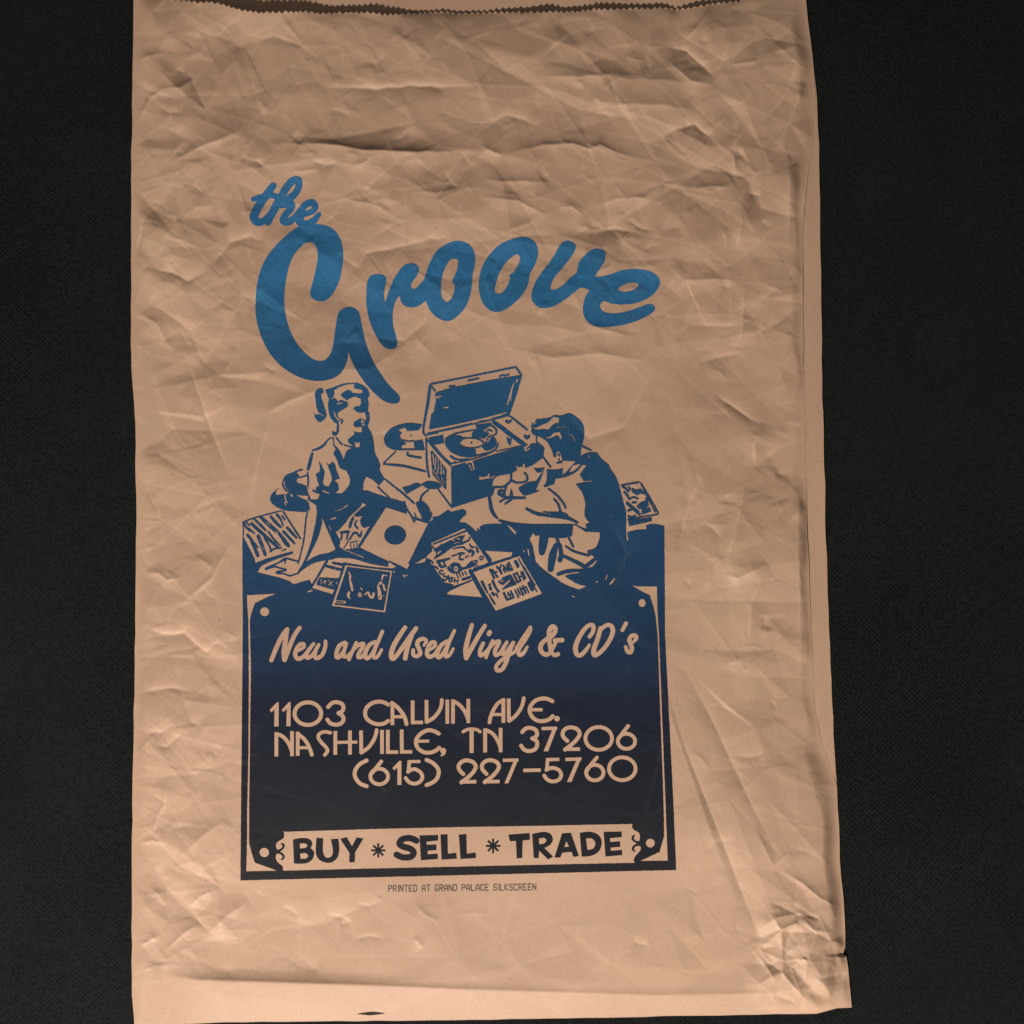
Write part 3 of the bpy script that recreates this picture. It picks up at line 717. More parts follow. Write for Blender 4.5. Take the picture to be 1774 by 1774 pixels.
# traced outlines: each line is one shape of the print
ART = """
# ---- illustration + sign (region-tagged tracing) ----
o sign
f @I5 148,640! 305,945! 312,1003! 440,950! 790,850! 800,880! 620,940 480,995 390,1040! 340,1120! 500,1160 640,1195 760,1240! 800,1275! 880,1250 1010,1212! 1040,1285! 1240,970! 1340,820! @I6 520,70! 1070,370! 1330,490! 1400,450! 1400,410! 1480,395 1580,330! 1640,320! @I7 400,320! 460,345! 540,325 600,310 645,340 640,390 600,420 560,480! 640,488 720,545 780,600! 795,550! 830,590! 815,540! 870,510 1000,498 1110,500! 1080,460! 1300,500 1600,520 @I8 300,560! 580,560! 1000,300! 1175,735! 1185,645! 1280,622 1390,615! 1390,570! 1480,555 1590,578! 1594,1100! 1597,1774! @B2 1715,0! 1735,488! @B1 30,585! 35,0! @B0 118,900! @I5 152,1774! 147,1200!
# sign corner ornaments
e @B0 165,185! 458,170! 350,215 245,268! 213,360 193,440! 200,700! 205,1000! 198,1400! 194,1774! @B1 100,0! 101,290! 145,440! 330,508! 78,512! 83,290! 85,0! @B0 180,1774! 183,1000! 178,440! 168,300!
c @B0 345,355,46,46
e @I8 1230,1230! 1310,1242 1508,1242! 1513,1500! 1530,1774! @B2 1652,0! 1668,415! 1450,418! 1605,345! 1640,220! 1637,0! @I8 1515,1774! 1492,1560! 1465,1450 1430,1340! 1330,1290
c @I8 1345,1425,38,45
c @B1 223,360,38,38
c @B2 1531,277,35,35
# banner
e @B1 372,192! 383,200! 380,240 345,265 322,285 318,310 325,335! 330,352! 322,370 316,400 325,430 350,455 372,475 375,508! 1000,492! @B2 0,463! 700,447! 1408,432! 1400,410! 1412,380 1445,345 1456,320 1450,292! 1440,270! 1450,230 1440,195 1400,170 1388,150 1390,125! 700,139! 0,150! @B1 1200,167!
s @B1 318,348,9 352,341,7 376,320,7 378,300,7 362,286,4
s @B1 318,358,9 352,364,7 376,383,7 378,403,7 362,418,4
s @B2 1446,272,9 1420,268,7 1396,250,7 1392,230,7 1406,214,4
s @B2 1446,288,9 1420,292,7 1398,308,7 1394,326,7 1408,342,4
# white sheet behind the two records
e @I7 890,845! 1240,865! 1225,915! 960,1000!
e @I7 400,1390! 440,1360! 740,1220! 860,1430! 880,1470! 840,1440! 410,1405!
e @I7 -10,1008! 135,930! 115,990! 20,1010!
e @I5 975,1370! 1030,1345! 1050,1360! 990,1380!
o woman
f @I5 1100,360! 1150,420! 1172,470! 1130,640 1040,840 960,990 880,1130! 850,1120! 930,980 1010,780 1070,540
f @I5 870,1130! 960,985! 1100,905 1250,870 1350,825! @I6 200,830! 450,800! 850,985! 825,1040! 500,1000 300,955 130,945! @I5 1200,970! 1050,1010 950,1070
f @I2 675,785! 720,805 785,808! 790,740! 840,735 890,775 925,850 945,950 960,1070 1000,1150 1027,1230 1020,1290 1085,1405! 1010,1490! 930,1420 850,1375! 820,1430 803,1548! 870,1555 980,1595 1140,1645! 1330,1695! 1365,1774! @I6 1070,350! 1065,372! 920,330 800,285! 590,620! 480,780! 440,830! 230,830! 160,800! @I5 1340,830! 1180,450! 1100,370! 1085,250 1010,190! 1110,190! @I1 1110,1660! 1150,1580! @I2 230,1590! 380,1580 530,1590! 600,1520 635,1450 630,1380 585,1300 510,1265 470,1160 425,1075 440,1045! 470,990! 520,1070 555,1155! 590,1050 640,1015! 700,1000! 650,965 610,920 620,890 690,830
e @I2 705,930! 740,945! 765,930! 760,965! 770,990! 740,1000! 710,1005! 705,975!
f @I1 1125,1170! 1165,1230 1175,1260 1200,1310 1190,1390 1180,1450 1200,1490 1250,1500! 1290,1420! 1290,1380 1260,1290 1220,1190! 1255,1220! 1300,1180! 1330,1210! 1360,1310 1395,1400! 1330,1420! 1370,1460! 1385,1540! 1330,1590! 1150,1600! 1090,1540 1095,1500! 1130,1500! 1110,1430 1085,1340! 1135,1310! 1140,1260
f @I1 1035,1535! 1110,1560! 1140,1600! 1050,1570!
S @I1 1175,1555,8 1215,1575,9 1260,1585,6
S @I1 1340,1440,6 1375,1445,6
s @I1 1300,875,6 1250,895,8 1190,970,14 1120,1015,14 1040,1040,8
s @I1 1040,1080,14 1015,1180,20 990,1280,17
s @I1 980,1320,8 990,1420,10 985,1500,10 985,1590,9 1010,1650,8
s @I1 1345,870,7 1400,940,10 1430,965,6
s @I1 1455,970,8 1560,1000,9
s @I1 1310,880,6 1320,970,7 1350,1010,10
s @I1 1370,710,12 1365,800,14 1325,830,20 1308,800,9
s @I5 985,240,12 997,310,12
s @I5 980,345,8 960,450,9 945,600,9 925,750,9 895,880,9 860,1010,9
s @I5 985,180,8 1100,250,14
# head
f @I1 1100,260! 1140,240 1190,250! 1190,290 1155,320! 1165,380 1185,440 1210,520 1225,580 1220,620! 1180,590 1120,550! 1095,480 1085,400 1075,300
f @I1 1058,540! 1080,580 1130,575 1180,600! 1218,600! 1200,640 1140,675 1100,650 1070,600
f @I2 770,370! 780,430! 760,470 720,470 690,490! 720,500 695,520! 740,550 800,555 825,545! 845,620 830,680 850,710! 885,650 885,600 868,540 878,450 865,370! 890,330 860,250 800,200 735,175! 690,200 690,240! 740,255! 790,260! 800,300! 750,310 670,300! 640,270 600,265! 560,290 520,320! 525,340 560,370 600,400! 640,370! 700,350 740,365!
f @I2 320,260! 400,240 500,200 570,180 740,172 740,186 600,195 520,220 430,270! 440,310 430,345 460,385 500,430! 520,460 560,430 600,410! 610,470 560,510 490,550! 480,580 500,640! 530,650! 535,690! 510,640 490,700! 440,680 390,620 365,540 355,450 365,380 345,330
f @I2 490,400! 540,395 590,420! 600,470! 540,480! 510,450!
S @I2 530,382,6 590,402,6
S @I2 470,445,6 540,430,7
S @I2 435,545,6 450,600,8 490,650,9
S @I2 400,380,6 440,352,6
S @I2 300,250,7 310,300,7
f @I2 772,622! 740,645 690,672! 682,708 708,742 745,738 778,715! 800,690! 770,672! 790,650!
s @I2 868,560,16 872,620,17 862,680,18 840,730,22 850,765,24
s @I2 805,645,6 838,678,7
s @I2 520,640,9 540,665,11 526,692,8
s @I2 352,290,10 400,320,14 390,360,14
s @I2 775,690,5 835,690,5
s @I2 690,500,8 750,495,10
s @I2 735,730,5 790,725,12
# right arm (outline) and sleeve it holds
e @I6 805,290! 900,320 1060,372! 1100,380! 1180,450! 1340,495! 1090,1000! 1100,1030! 1065,1090! 470,805!
s @I6 850,985,9 1060,1080,7
s @I2 1090,1410,9 1190,1490,10 1310,1590,9 1460,1720,8
s @I6 870,0,8 1000,90,9 1150,220,7
s @I2 1000,1510,10 1060,1570,9 1140,1640,7
s @I6 1040,210,6 1070,310,9 1130,400,10 1165,480,8
s @I6 1165,360,6 1190,420,8 1180,455,7
s @I6 1215,430,7 1270,465,8 1335,482,7
# left hand
s @I5 860,985,8 760,955,10 700,945,10 640,975,9
s @I5 700,955,9 692,1005,10
s @I5 690,960,9 630,985,9
s @I5 630,990,8 540,1030,9 460,1065,11 455,1080,10 560,1050,9 620,1065,8 700,1085,9 690,1100,9 590,1115,10 600,1132,9 680,1140,8 750,1165,9 810,1150,8 870,1130,9
S @I5 1330,340,4 1420,310,5 1490,265,8
S @I5 1285,440,9 1340,425,9
S @I5 1260,530,5 1280,580,5
S @I6 260,830,6 390,880,6 520,935,5
# records behind the woman
o records
f @I1 835,1310! 760,1330 690,1370 655,1440 660,1500 700,1560 780,1600 860,1610 985,1620! 985,1500! 930,1480 870,1450 850,1400! 875,1370 850,1330!
s @I1 820,1312,7 910,1285,11
s @I1 870,1390,7 965,1358,8
S @I1 680,1430,6 690,1500,6 740,1565,5
S @I1 860,1395,6 845,1430,6 870,1460,6
f @I1 625,1515! 570,1550 520,1600 500,1660 530,1720 600,1774 @I5 620,300 700,330 940,350 985,330! 985,190! @I1 985,1690! 850,1620! 800,1590! 740,1590! 700,1600! 650,1600! 580,1610! 575,1565!
S @I1 690,1610,8 700,1670,9 720,1710,7
S @I1 690,1705,8 700,1740,8
S @I1 775,1612,14 780,1625,12
e @I1 850,1610! 920,1625 1000,1675! 900,1650!
S @I1 975,1500,6 1000,1600,6
# left record sleeve
o sleeve_left
s @I5 160,480,8 300,425,7 640,335,6
s @I5 665,340,8 890,690,10
s @I5 155,480,7 160,640,7
s @I5 265,500,16 430,650,18 600,800,14
s @I5 300,440,10 380,520,14 450,590,8
s @I5 380,415,16 440,470,20 540,560,22 620,630,16 700,740,24 740,785,14
s @I5 510,410,14 580,490,16 640,545,10
s @I5 590,385,14 640,450,10 665,520,8
s @I5 655,400,8 690,450,8
s @I5 720,550,14 780,615,16 840,680,10
s @I5 670,600,14 740,670,14 815,755,10
s @I5 210,640,14 280,730,14 345,805,8
s @I5 250,690,14 300,800,18 345,910,18
s @I5 350,660,18 390,760,20 440,900,16
s @I5 430,690,8 480,760,10 520,850,9
s @I5 480,600,8 550,700,10 630,780,7
s @I5 170,500,10 200,550,12 245,595,7
s @I5 230,560,8 300,625,8
s @I5 500,860,9 560,820,9 640,810,8
s @I5 650,850,7 700,825,7
s @I5 180,470,9 240,520,8
S @I5 460,480,6 500,520,6
S @I5 570,590,6 600,620,6
S @I5 360,700,5 380,720,5
S @I5 400,800,5 420,830,5
# sheet music cover
e @I6 410,410! 500,405! 470,450! 480,520! 520,555! 580,535! 595,545! 450,800! 330,825! 240,820! 210,790 220,720! 160,610! 210,570! 300,470! 335,410! 480,280! 500,230! 555,262! 500,290! 390,385!
o sleeve_music
s @I6 340,545,14 352,490,18 380,430,14
s @I6 225,612,13 330,600,13
s @I6 245,610,9 228,695,10
s @I6 318,610,9 300,695,10
s @I6 430,455,8 405,510,10 440,560,9
s @I6 345,690,9 385,625,12 430,620,10 470,665,11 490,600,9
s @I6 340,745,6 440,722,6
s @I6 262,810,5 300,755,6 335,690,5
s @I6 345,770,5 355,810,5
s @I6 390,760,5 395,800,5
s @I6 430,750,5 432,790,5
s @I6 585,570,12 530,670,13 460,785,12
# plain sleeve with round hole
o sleeve_plain
d @I6 920,645,140,122
# sleeve with the small dark box
o sleeve_dark
e @I6 130,950! 200,935 390,950 600,1010 830,1052! 840,988! 940,1050! 870,1072! 600,1050 300,1005 150,962
e @I5 1250,965! 1330,955! 1470,1010! 1300,1402! 1042,1322!
s @I5 1230,975,15 1140,1130,13 1045,1285,12
s @I5 1305,1000,12 1345,1010,14
s @I5 1370,1015,13 1440,1028,14
s @I5 1225,1042,12 1260,1052,15
s @I5 1285,1058,15 1325,1068,14
s @I5 1355,1078,14 1410,1088,13
f @I5 1130,1190! 1390,1200! 1340,1352! 1090,1280!
S @I5 1168,1215,5 1142,1225,6 1165,1250,6 1143,1275,5
S @I5 1195,1250,5 1222,1240,6 1205,1225,5 1192,1260,6 1218,1278,5
S @I5 1250,1220,6 1300,1305,6
S @I5 1305,1235,6 1250,1290,6
S @I5 1355,1245,6 1345,1275,6
f @I6 255,1000! 310,1005 600,1050 880,1085! 860,1125! 305,1052! 135,1535! 100,1480! 180,1260!
e @I6 285,1030! 880,1105! 790,1635! 110,1552!
f @I6 305,1052! 860,1122! 775,1612! 140,1535!
S @I6 325,1115,8 345,1170,14 340,1210,11 358,1290,18 370,1355,14
S @I6 330,1375,12 318,1410,17 325,1440,13 342,1460,9
d0 @I6 468,1412,27,32
d @I6 470,1412,8,10
S @I6 480,1325,9 495,1345,9
S @I6 530,1412,9 575,1378,14 590,1425,16 625,1445,18 645,1390,16
s @I6 600,1400,7 620,1410,7
S @I6 765,1160,14 748,1215,11
S @I6 775,1160,8 810,1165,9
S @I6 740,1250,16 708,1300,18 718,1370,22 725,1450,28
S @I6 765,1280,14 790,1350,14
s @I6 720,1290,6 760,1370,8
d @I6 716,1440,9,12
S @I6 770,1420,8 772,1425,8
S @I6 168,1500,22 270,1505,20
s @I6 165,1500,5 255,1505,5
S @I6 1020,1155,6 1040,1168,8 1080,1160,5
S @I6 1040,1165,7 1035,1185,5
S @I6 905,1115,8 910,1120,7
# covers in front
o sleeve_front
e @I7 200,745! 625,558! 650,590! 940,990! 720,1090! 740,1210! 480,1300! 370,1250! 135,920! 215,850!
s @I7 225,762,8 440,675,7 640,595,9
s @I7 210,790,6 260,830,8 330,775,10
f @I7 230,830! 330,770 450,710 560,660 635,652! 600,720 620,760 500,790 400,850 300,900 240,948! 260,880
S @I7 470,705,9 500,720,9
S @I7 530,690,8 560,700,9
S @I7 285,880,12 320,850,9
S @I7 495,755,7 560,740,7
s @I7 690,680,9 680,712,9 615,742,9
s @I7 480,820,6 600,800,8 640,830,8
s @I7 540,890,9 585,878,11 625,882,8
s @I7 585,880,10 560,950,9 610,960,8
s @I7 700,845,16 740,868,14 722,905,12
s @I7 660,840,8 690,870,8
s @I7 690,765,8 715,800,9 745,800,8
s @I7 775,800,9 800,860,10 780,850,8
d @I7 842,940,30,30
d0 @I7 842,940,14,14
s @I7 385,855,10 240,945,8
s @I7 470,915,7 520,900,7
s @I7 280,985,15 370,965,12 440,945,8
s @I7 290,985,14 325,1050,14 385,1042,11
s @I7 350,965,10 375,1030,9
f @I7 395,1065! 480,1000 560,1015 590,1060 640,1050! 700,980! 795,965! 785,1020 700,1065 600,1095 540,1135 470,1135 420,1100
d0 @I7 515,1080,28,38
d @I7 515,1080,9,16
S @I7 740,990,9 770,1000,8
S @I7 430,1040,7 450,1070,6
s @I7 640,930,7 680,910,7
s @I7 800,1060,9 840,1050,8
s @I7 740,1075,5 800,1035,5
s @I7 165,960,7 205,985,8 222,1005,7
s @I7 150,985,6 180,1010,6
s @I7 255,1050,7 285,1085,7
s @I7 222,1040,6 240,1060,6
s @I7 348,1105,7 315,1100,7 305,1130,7 340,1150,7
s @I7 365,1135,7 360,1175,7 392,1178,7
s @I7 385,1225,7 420,1170,7 428,1235,7
s @I7 400,1205,5 425,1210,5
s @I7 475,1190,7 445,1200,7 470,1225,7 440,1245,7
s @I7 500,1200,6 490,1250,7
s @I7 545,1215,6 535,1262,7
s @I7 495,1228,6 540,1238,6
s @I7 525,1150,6 545,1190,6
s @I7 560,1135,6 580,1180,6
s @I7 595,1125,6 615,1165,6
s @I7 630,1115,6 650,1150,6
s @I7 600,1215,14 690,1188,14
s @I7 350,1215,10 370,1228,9
f @I7 365,1262! 430,1265 490,1288! 450,1325! 410,1335!
s @I7 420,1335,8 600,1275,7 740,1213,6
s @I7 870,870,14 920,930,22 950,975,24
# right front cover
e @I7 735,1120! 1330,908! 1620,1395! 1025,1615!
s @I7 735,1108,11 1020,1005,9 1315,910,8
s @I7 700,1105,22 780,1260,21 880,1450,18
s @I7 955,1090,13 1005,1195,12
s @I7 985,1090,9 1050,1185,10
s @I7 1000,1130,7 1040,1115,7
s @I7 1035,1050,10 1075,1090,12 1100,1140,11
s @I7 1090,1030,9 1075,1090,9
s @I7 1120,1080,9 1150,1125,8
s @I7 1115,1035,9 1180,1105,9
s @I7 1165,1030,9 1200,1095,9
s @I7 1190,1005,14 1230,1085,16
S @I7 1210,1045,6 1218,1060,6
s @I7 1280,985,18 1310,1045,18
s @I7 1455,1265,22 1492,1338,22
s @I7 1320,950,8 1345,1000,6 1550,1365,6
s @I7 1345,925,5 1440,1080,5
s @I7 1380,1040,4 1530,1290,4
f @I7 1110,1190! 1215,1148! 1295,1280! 1100,1348! 1140,1300! 1075,1265! 1050,1240! 1100,1215!
S @I7 1125,1295,9 1165,1265,12 1205,1225,9
S @I7 1090,1240,8 1130,1235,7
s @I7 1255,1150,9 1305,1250,10
s @I7 1260,1150,8 1300,1130,8
s @I7 1305,1250,8 1340,1235,8
s @I7 1300,1140,8 1345,1230,9
s @I7 1345,1120,8 1370,1170,8 1385,1220,8
s @I7 1370,1115,8 1405,1200,8
s @I7 1330,1180,6 1360,1170,6
s @I7 1130,1390,11 1170,1470,12
s @I7 1170,1475,10 1245,1450,10
s @I7 1180,1380,9 1220,1450,9
s @I7 1215,1365,10 1255,1435,10
s @I7 1185,1420,8 1240,1400,8
s @I7 1270,1345,8 1315,1440,9
s @I7 1300,1330,7 1340,1410,8
s @I7 1335,1320,8 1375,1410,12
s @I7 1375,1300,10 1410,1390,12
s @I7 1340,1345,7 1400,1320,7
s @I7 1410,1300,7 1445,1385,7
s @I7 850,1245,14 880,1310,13 920,1385,7
s @I7 985,1230,13 1020,1310,12 1060,1370,12
s @I7 945,1300,12 960,1335,16
s @I7 940,1400,7 975,1470,9 1015,1530,9
s @I7 980,1385,14 1005,1415,14
s @I7 1030,1395,7 1050,1440,7
s @I7 930,1280,6 960,1275,6
# phonograph and the record behind it
o player
s @I3 622,272,7 1060,185,7 1500,95,8
s @I3 1500,97,8 1555,178,8
s @I3 1555,178,8 1500,370,9 1420,590,12
s @I3 620,285,12 595,480,14 550,740,9 585,800,8
s @I3 640,298,6 672,342,6
f @I3 675,360! 820,315 1100,255 1400,200 1555,178! 1530,260 1420,580! 1300,590! 800,700! 610,735! 630,580! 660,540 670,440!
s @I3 820,295,9 870,290,8
s @I3 1010,235,8 1120,212,7
s @I3 1335,190,9 1370,178,6
s @I3 1385,185,7 1430,172,7
S @I3 1520,225,8 1475,290,12 1445,440,8
s @I3 1495,250,6 1470,350,8 1455,440,5
S @I3 1455,320,5 1410,490,6
S @I3 680,405,8 730,398,8
S @I3 700,395,6 705,425,5
S @I3 762,515,9 800,510,9
S @I3 682,400,6 668,470,6 650,560,7
S @I3 620,748,6 1000,665,6 1400,565,7
s @I3 600,775,6 800,735,8 1000,690,9 1300,620,10 1400,592,10
S @I3 1050,672,4 1120,658,4
S @I3 1180,640,4 1260,622,4
s @I3 600,790,5 700,770,5
s @I3 580,830,8 588,1080,9 610,1220,9
s @I3 600,850,9 720,990,10 830,1100,8
s @I3 620,850,4 740,1000,5 835,1085,5
f @I3 600,822! 755,790! 765,875! 670,892!
f @I3 625,960! 645,955! 790,1150! 785,1355! 645,1195!
S @I3 650,990,6 660,1100,6
S @I3 680,1020,5 672,1150,6
S @I3 700,1040,5 705,1130,5 690,1190,5
S @I3 730,1080,5 735,1200,6
S @I3 650,1150,5 700,1230,5
S @I3 755,1120,5 765,1200,5
S @I3 740,1230,5 765,1290,5
S @I3 670,1190,4 760,1310,5
S @I3 700,1190,4 760,1170,4
f @I3 835,1115! 1050,1060! 1550,910! 1600,890! 1690,875! 1754,910! 1784,974 1779,1024! 1664,1106! 1500,1160! 1440,1190! 1300,1220 1260,1300 1270,1340! 1220,1420! 840,1540!
e @I3 980,1080! 1060,1058! 1078,1150! 1040,1162! 1020,1110!
s @I3 1005,1095,5 1035,1088,7 1052,1140,7
e @I3 1125,1215! 1228,1185! 1228,1240! 1125,1255!
s @I3 1150,1215,8 1205,1205,8
S @I3 1280,1215,7 1240,1235,7
S @I3 1280,1185,4 1300,1180,4
e @I3 1500,1110! 1590,1085! 1592,1132! 1510,1155!
s @I3 1525,1115,6 1570,1105,6
S @I3 1580,895,8 1600,955,9
S @I3 1600,955,7 1640,930,7
S @I3 1605,915,6 1650,880,7
S @I3 1590,930,6 1640,900,5
s @I3 705,1350,6 840,1530,7
f @I3 770,850! 860,800 940,800! 965,830! 930,880 960,920 1040,935 1090,940! 1090,990! 1120,1000! 1050,1020 930,1010 830,960 780,900
f @I3 1045,780! 1100,720! 1080,690! 1250,665! 1235,700! 1160,750! 1230,780! 1180,830! 1050,810!
f @I3 1210,870! 1260,810 1300,850 1300,900 1240,945 1180,950! 1150,910!
s @I3 965,828,5 1055,822,5 1140,845,6 1178,880,6
s @I3 940,900,5 1000,925,5 1100,920,5 1160,895,6
d @I3 1045,870,11,11
s @I3 780,830,6 850,790,7 950,762,6 1080,742,5
s @I3 950,830,9 975,822,8
s @I3 830,1010,8 900,1045,8 1020,1042,8
s @I3 1320,880,7 1290,940,8 1210,985,7
s @I3 1110,1000,6 1210,975,6
s @I3 1240,690,6 1290,725,8 1300,775,8 1265,800,6
s @I3 1215,690,6 1250,695,6
s @I3 1190,770,6 1220,740,7 1255,755,6
s @I3 1195,865,6 1215,820,6 1250,800,5
s @I3 1275,662,16 1350,715,18 1460,800,17 1585,890,18
s @I3 1440,600,7 1530,670,8 1615,740,7
s @I3 1400,650,9 1425,660,11 1450,645,9
s @I3 1590,800,11 1615,820,14 1640,800,10
s @I3 1415,825,9 1425,870,9
s @I3 1425,850,7 1445,835,7 1440,885,8
s @I3 870,1082,4 1050,1040,5 1200,995,5
s @I3 845,1085,5 880,1070,4
S @I3 845,1108,4 1200,1010,4
s @I3 1300,960,4 1550,905,5
f @I3 530,680! 400,670 280,695 190,750 148,820 170,900 240,940 330,945! 460,942! 565,940! 548,850! 500,750! 540,690!
e @I3 290,740! 370,715! 380,750! 500,742! 540,770! 540,840! 450,855! 462,932! 330,930! 330,900! 380,885! 350,860! 310,810! 330,770!
d @I3 425,797,9,9
s @I3 340,842,5 400,858,5 450,850,5
s @I3 290,942,5 560,940,6
s @I3 270,960,6 145,1080,6
s @I3 145,1090,7 350,1110,10 570,1165,8
s @I3 390,972,8 400,1002,9 525,1025,8
f @I3 335,1330! 480,1280! 545,1305! 380,1398!
f @I3 530,1295! 600,1265 700,1280 742,1320! 680,1345 590,1340!
S @I3 345,1320,5 430,1300,5
s @I3 610,1350,7 540,1410,9 525,1450,10
f @I3 470,1490! 530,1465 600,1520 645,1600! 630,1660! 580,1680 540,1650! 500,1560
S @I3 620,1560,4 630,1590,4
s @I3 540,1650,9 600,1685,7
# the man
o man
e @I4 1014,1288! 960,1242! 1000,1180! 1200,1100! 1250,1300! 1290,1372! 1160,1347! 1045,1305!
e @I4 195,905! 220,840 290,800! 390,770! 520,735! 610,690! 712,632! 716,560! 700,505 655,455! 650,390! 710,420! 760,450! 805,540! 850,610! 910,640! 1000,640! 920,720! 760,720! 640,850! 560,860! 460,920! 520,1010! 230,1010!
f @I4 640,225! 690,215 780,200 830,175 900,180 980,155 1050,190 1110,250 1135,320 1130,420 1105,520 1100,580! 1040,640 920,640! 910,660! 905,610 880,545! 850,560 850,610! 820,600! 805,540 760,450! 720,420! 690,400! 640,380! 600,340 612,335! 640,350! 660,280! 630,300! 600,290! 600,265! 625,290! 650,250
e @I4 880,205! 820,195 780,240! 690,280 650,300! 640,335! 700,320 770,325! 800,285! 840,260 870,260!
e @I4 885,350! 830,355 780,395 710,412! 780,415 850,385! 880,400 888,435! 905,400!
d @I4 662,240,30,26
s @I4 606,258,5 602,300,8 625,332,8 652,330,6
s @I4 625,265,5 630,296,6 662,288,5
s @I4 598,335,7 615,362,8 652,380,8
S @I4 860,302,5 955,298,5
S @I4 980,375,6 1010,390,6 1042,438,6
S @I4 965,320,4 980,345,4
s @I4 650,370,7 650,450,7 690,490,8 715,520,9 710,590,7 740,640,7 790,705,8
s @I4 700,500,10 718,520,9
S @I4 865,560,10 890,600,11 888,655,10 865,660,8
s @I4 868,575,7 880,590,7
s @I4 875,625,6 878,635,6
s @I4 860,665,8 900,655,9
f @I4 1100,590! 1170,560! 1260,560 1300,610 1390,690! 1400,720! 1470,830 1510,960 1540,1080 1570,1200 1570,1440! 1570,1774! 1300,1774! 1270,1680! 1250,1620! 1180,1610! 1160,1570! 1260,1530 1290,1450 1290,1370! 1160,1340! 1150,1290! 1190,1280! 1140,1200 1145,1080 1120,980 1080,920 1050,880! 1210,850! 1130,850! 1090,780! 1160,690! 1050,640!
f @I4 920,770! 1040,645! 1090,600! 1140,640! 1160,690! 1100,680! 1010,770! 960,795! 915,800!
S @I4 925,775,6 1035,655,7
e @I4 980,760! 1020,690! 1100,670! 1080,710! 1010,765!
s @I4 1105,685,9 1050,745,9 960,792,9 860,815,8
f @I4 750,728! 830,735 920,720! 910,790! 850,820 830,880! 730,915! 715,900! 740,880! 755,800!
S @I4 1130,855,6 1210,852,7
e @I4 1170,560! 1190,600! 1185,625! 1175,595!
f @I4 740,700! 690,780! 640,850! 560,860! 460,920! 480,960 520,1000! 600,980 690,945! 640,945! 690,830!
f @I4 605,700! 640,720 730,710! 690,770! 650,760!
S @I4 672,770,9 695,770,8
s @I4 205,912,8 300,910,9 350,880,9 380,850,10 388,780,9
s @I4 385,840,9 440,865,8 510,862,8 550,840,10 545,790,8 520,765,7
s @I4 205,935,12 185,985,14
s @I4 163,1015,14 180,1120,16 205,1185,14 245,1232,8
d @I4 285,970,42,36
S @I4 292,970,8 298,972,7
s @I4 345,880,11 325,940,9 320,990,10
s @I4 290,1000,12 340,1020,11 400,1022,12 530,1022,9
f @I4 385,920! 400,960! 415,1020! 360,1025!
S @I4 385,1000,5 392,1005,5
s @I4 275,1062,9 300,1045,8 335,1030,8
s @I4 330,1080,9 365,1055,9 395,1035,10
s @I4 770,930,7 860,1000,9 930,1090,9 942,1125,8
s @I4 825,1035,7 870,1090,9 890,1165,11
s @I4 545,1135,11 640,1180,14 760,1200,15 900,1215,18 980,1235,14 1065,1275,9
f @I4 705,1160! 800,1165 900,1165! 960,1185! 990,1235! 800,1215!
S @I4 730,1180,5 790,1190,5
s @I4 265,1255,9 400,1285,10 600,1305,9
s @I4 1045,1305,12 1130,1350,14 1270,1370,12
e @I8 110,720! 150,660! 240,670! 330,700! 520,700! 575,690! 590,570! 620,575! 720,640! 880,650! 875,720 830,820 740,850! 745,880! 810,910! 850,960! 790,1030! 710,1045! 560,1070 430,1110! 520,1130! 560,1160! 600,1200! 680,1230! 735,1240! 650,1278! 500,1220 380,1140 270,1060! 235,1030! 180,970! 145,800!
e @I7 1160,510! 1230,545! 1290,610! 1275,640! 1230,590!
f @I8 130,560! 570,560! 580,600! 578,680! 500,712! 400,712! 320,705! 230,680! 175,690! 150,655!
s @I8 270,690,46 255,800,42 246,868,30
s @I8 400,790,20 365,900,38 340,1050,30
s @I8 405,700,14 440,800,20 455,880,20 445,950,26
s @I8 480,910,14 600,965,16 720,1030,18
s @I8 720,1030,20 780,985,18 830,945,18
S @I8 795,1020,8 840,965,7
s @I8 535,700,8 560,750,9 590,810,8
s @I8 505,800,8 600,860,9 760,905,10
s @I8 425,1110,16 520,1078,16 660,1068,14
f @I8 495,1135! 650,1080! 720,1045! 740,1240! 690,1230! 620,1200! 560,1165!
S @I8 455,1126,7 540,1106,9 650,1092,8
s @I8 540,1150,8 580,1170,8
S @I8 435,720,5 450,770,5
S @I8 92,840,8 105,905,6
S @I8 40,845,5 55,865,5
S @I8 990,1220,6 1015,1195,10 1042,1155,6
S @I8 945,1165,6 965,1115,4
S @I8 848,1192,8 850,1200,7
S @I8 580,1350,7 605,1360,6
S @I8 1175,430,5 1176,640,5 1186,735,8
S @I8 1150,345,5 1175,385,5
S @I8 1010,480,3 1005,460,3
S @I8 825,445,4 830,450,4
s @I4 1120,495,7 1205,535,6
# cover behind the man
o sleeve_behind
s @I8 1115,132,6 1210,118,7 1312,100,7
s @I8 1330,112,7 1430,275,7 1522,440,7
s @I8 1515,455,6 1350,480,6 1190,508,6
s @I8 1350,165,4 1490,430,5
f @I8 1225,160! 1262,175! 1330,175! 1380,235! 1330,225! 1290,245! 1230,205!
f @I8 1280,360! 1330,320! 1400,295! 1445,420! 1350,455! 1320,400!
s @I8 1180,330,12 1250,390,16 1320,450,13
s @I8 1130,150,9 1160,165,10 1200,205,8
s @I8 1150,210,9 1180,240,11 1205,285,8
s @I8 1195,150,8 1210,180,8
s @I8 1210,285,8 1250,265,8 1300,280,8
s @I8 1240,325,9 1285,320,8
s @I8 1390,280,12 1400,320,10
s @I8 1195,475,10 1230,485,10 1270,470,9
s @I8 1195,410,12 1220,405,9
S @I8 1270,155,5 1320,160,6
S @I8 1275,175,4 1310,180,4
S @I8 1320,440,9 1335,400,8
S @I8 1405,380,8 1420,360,6
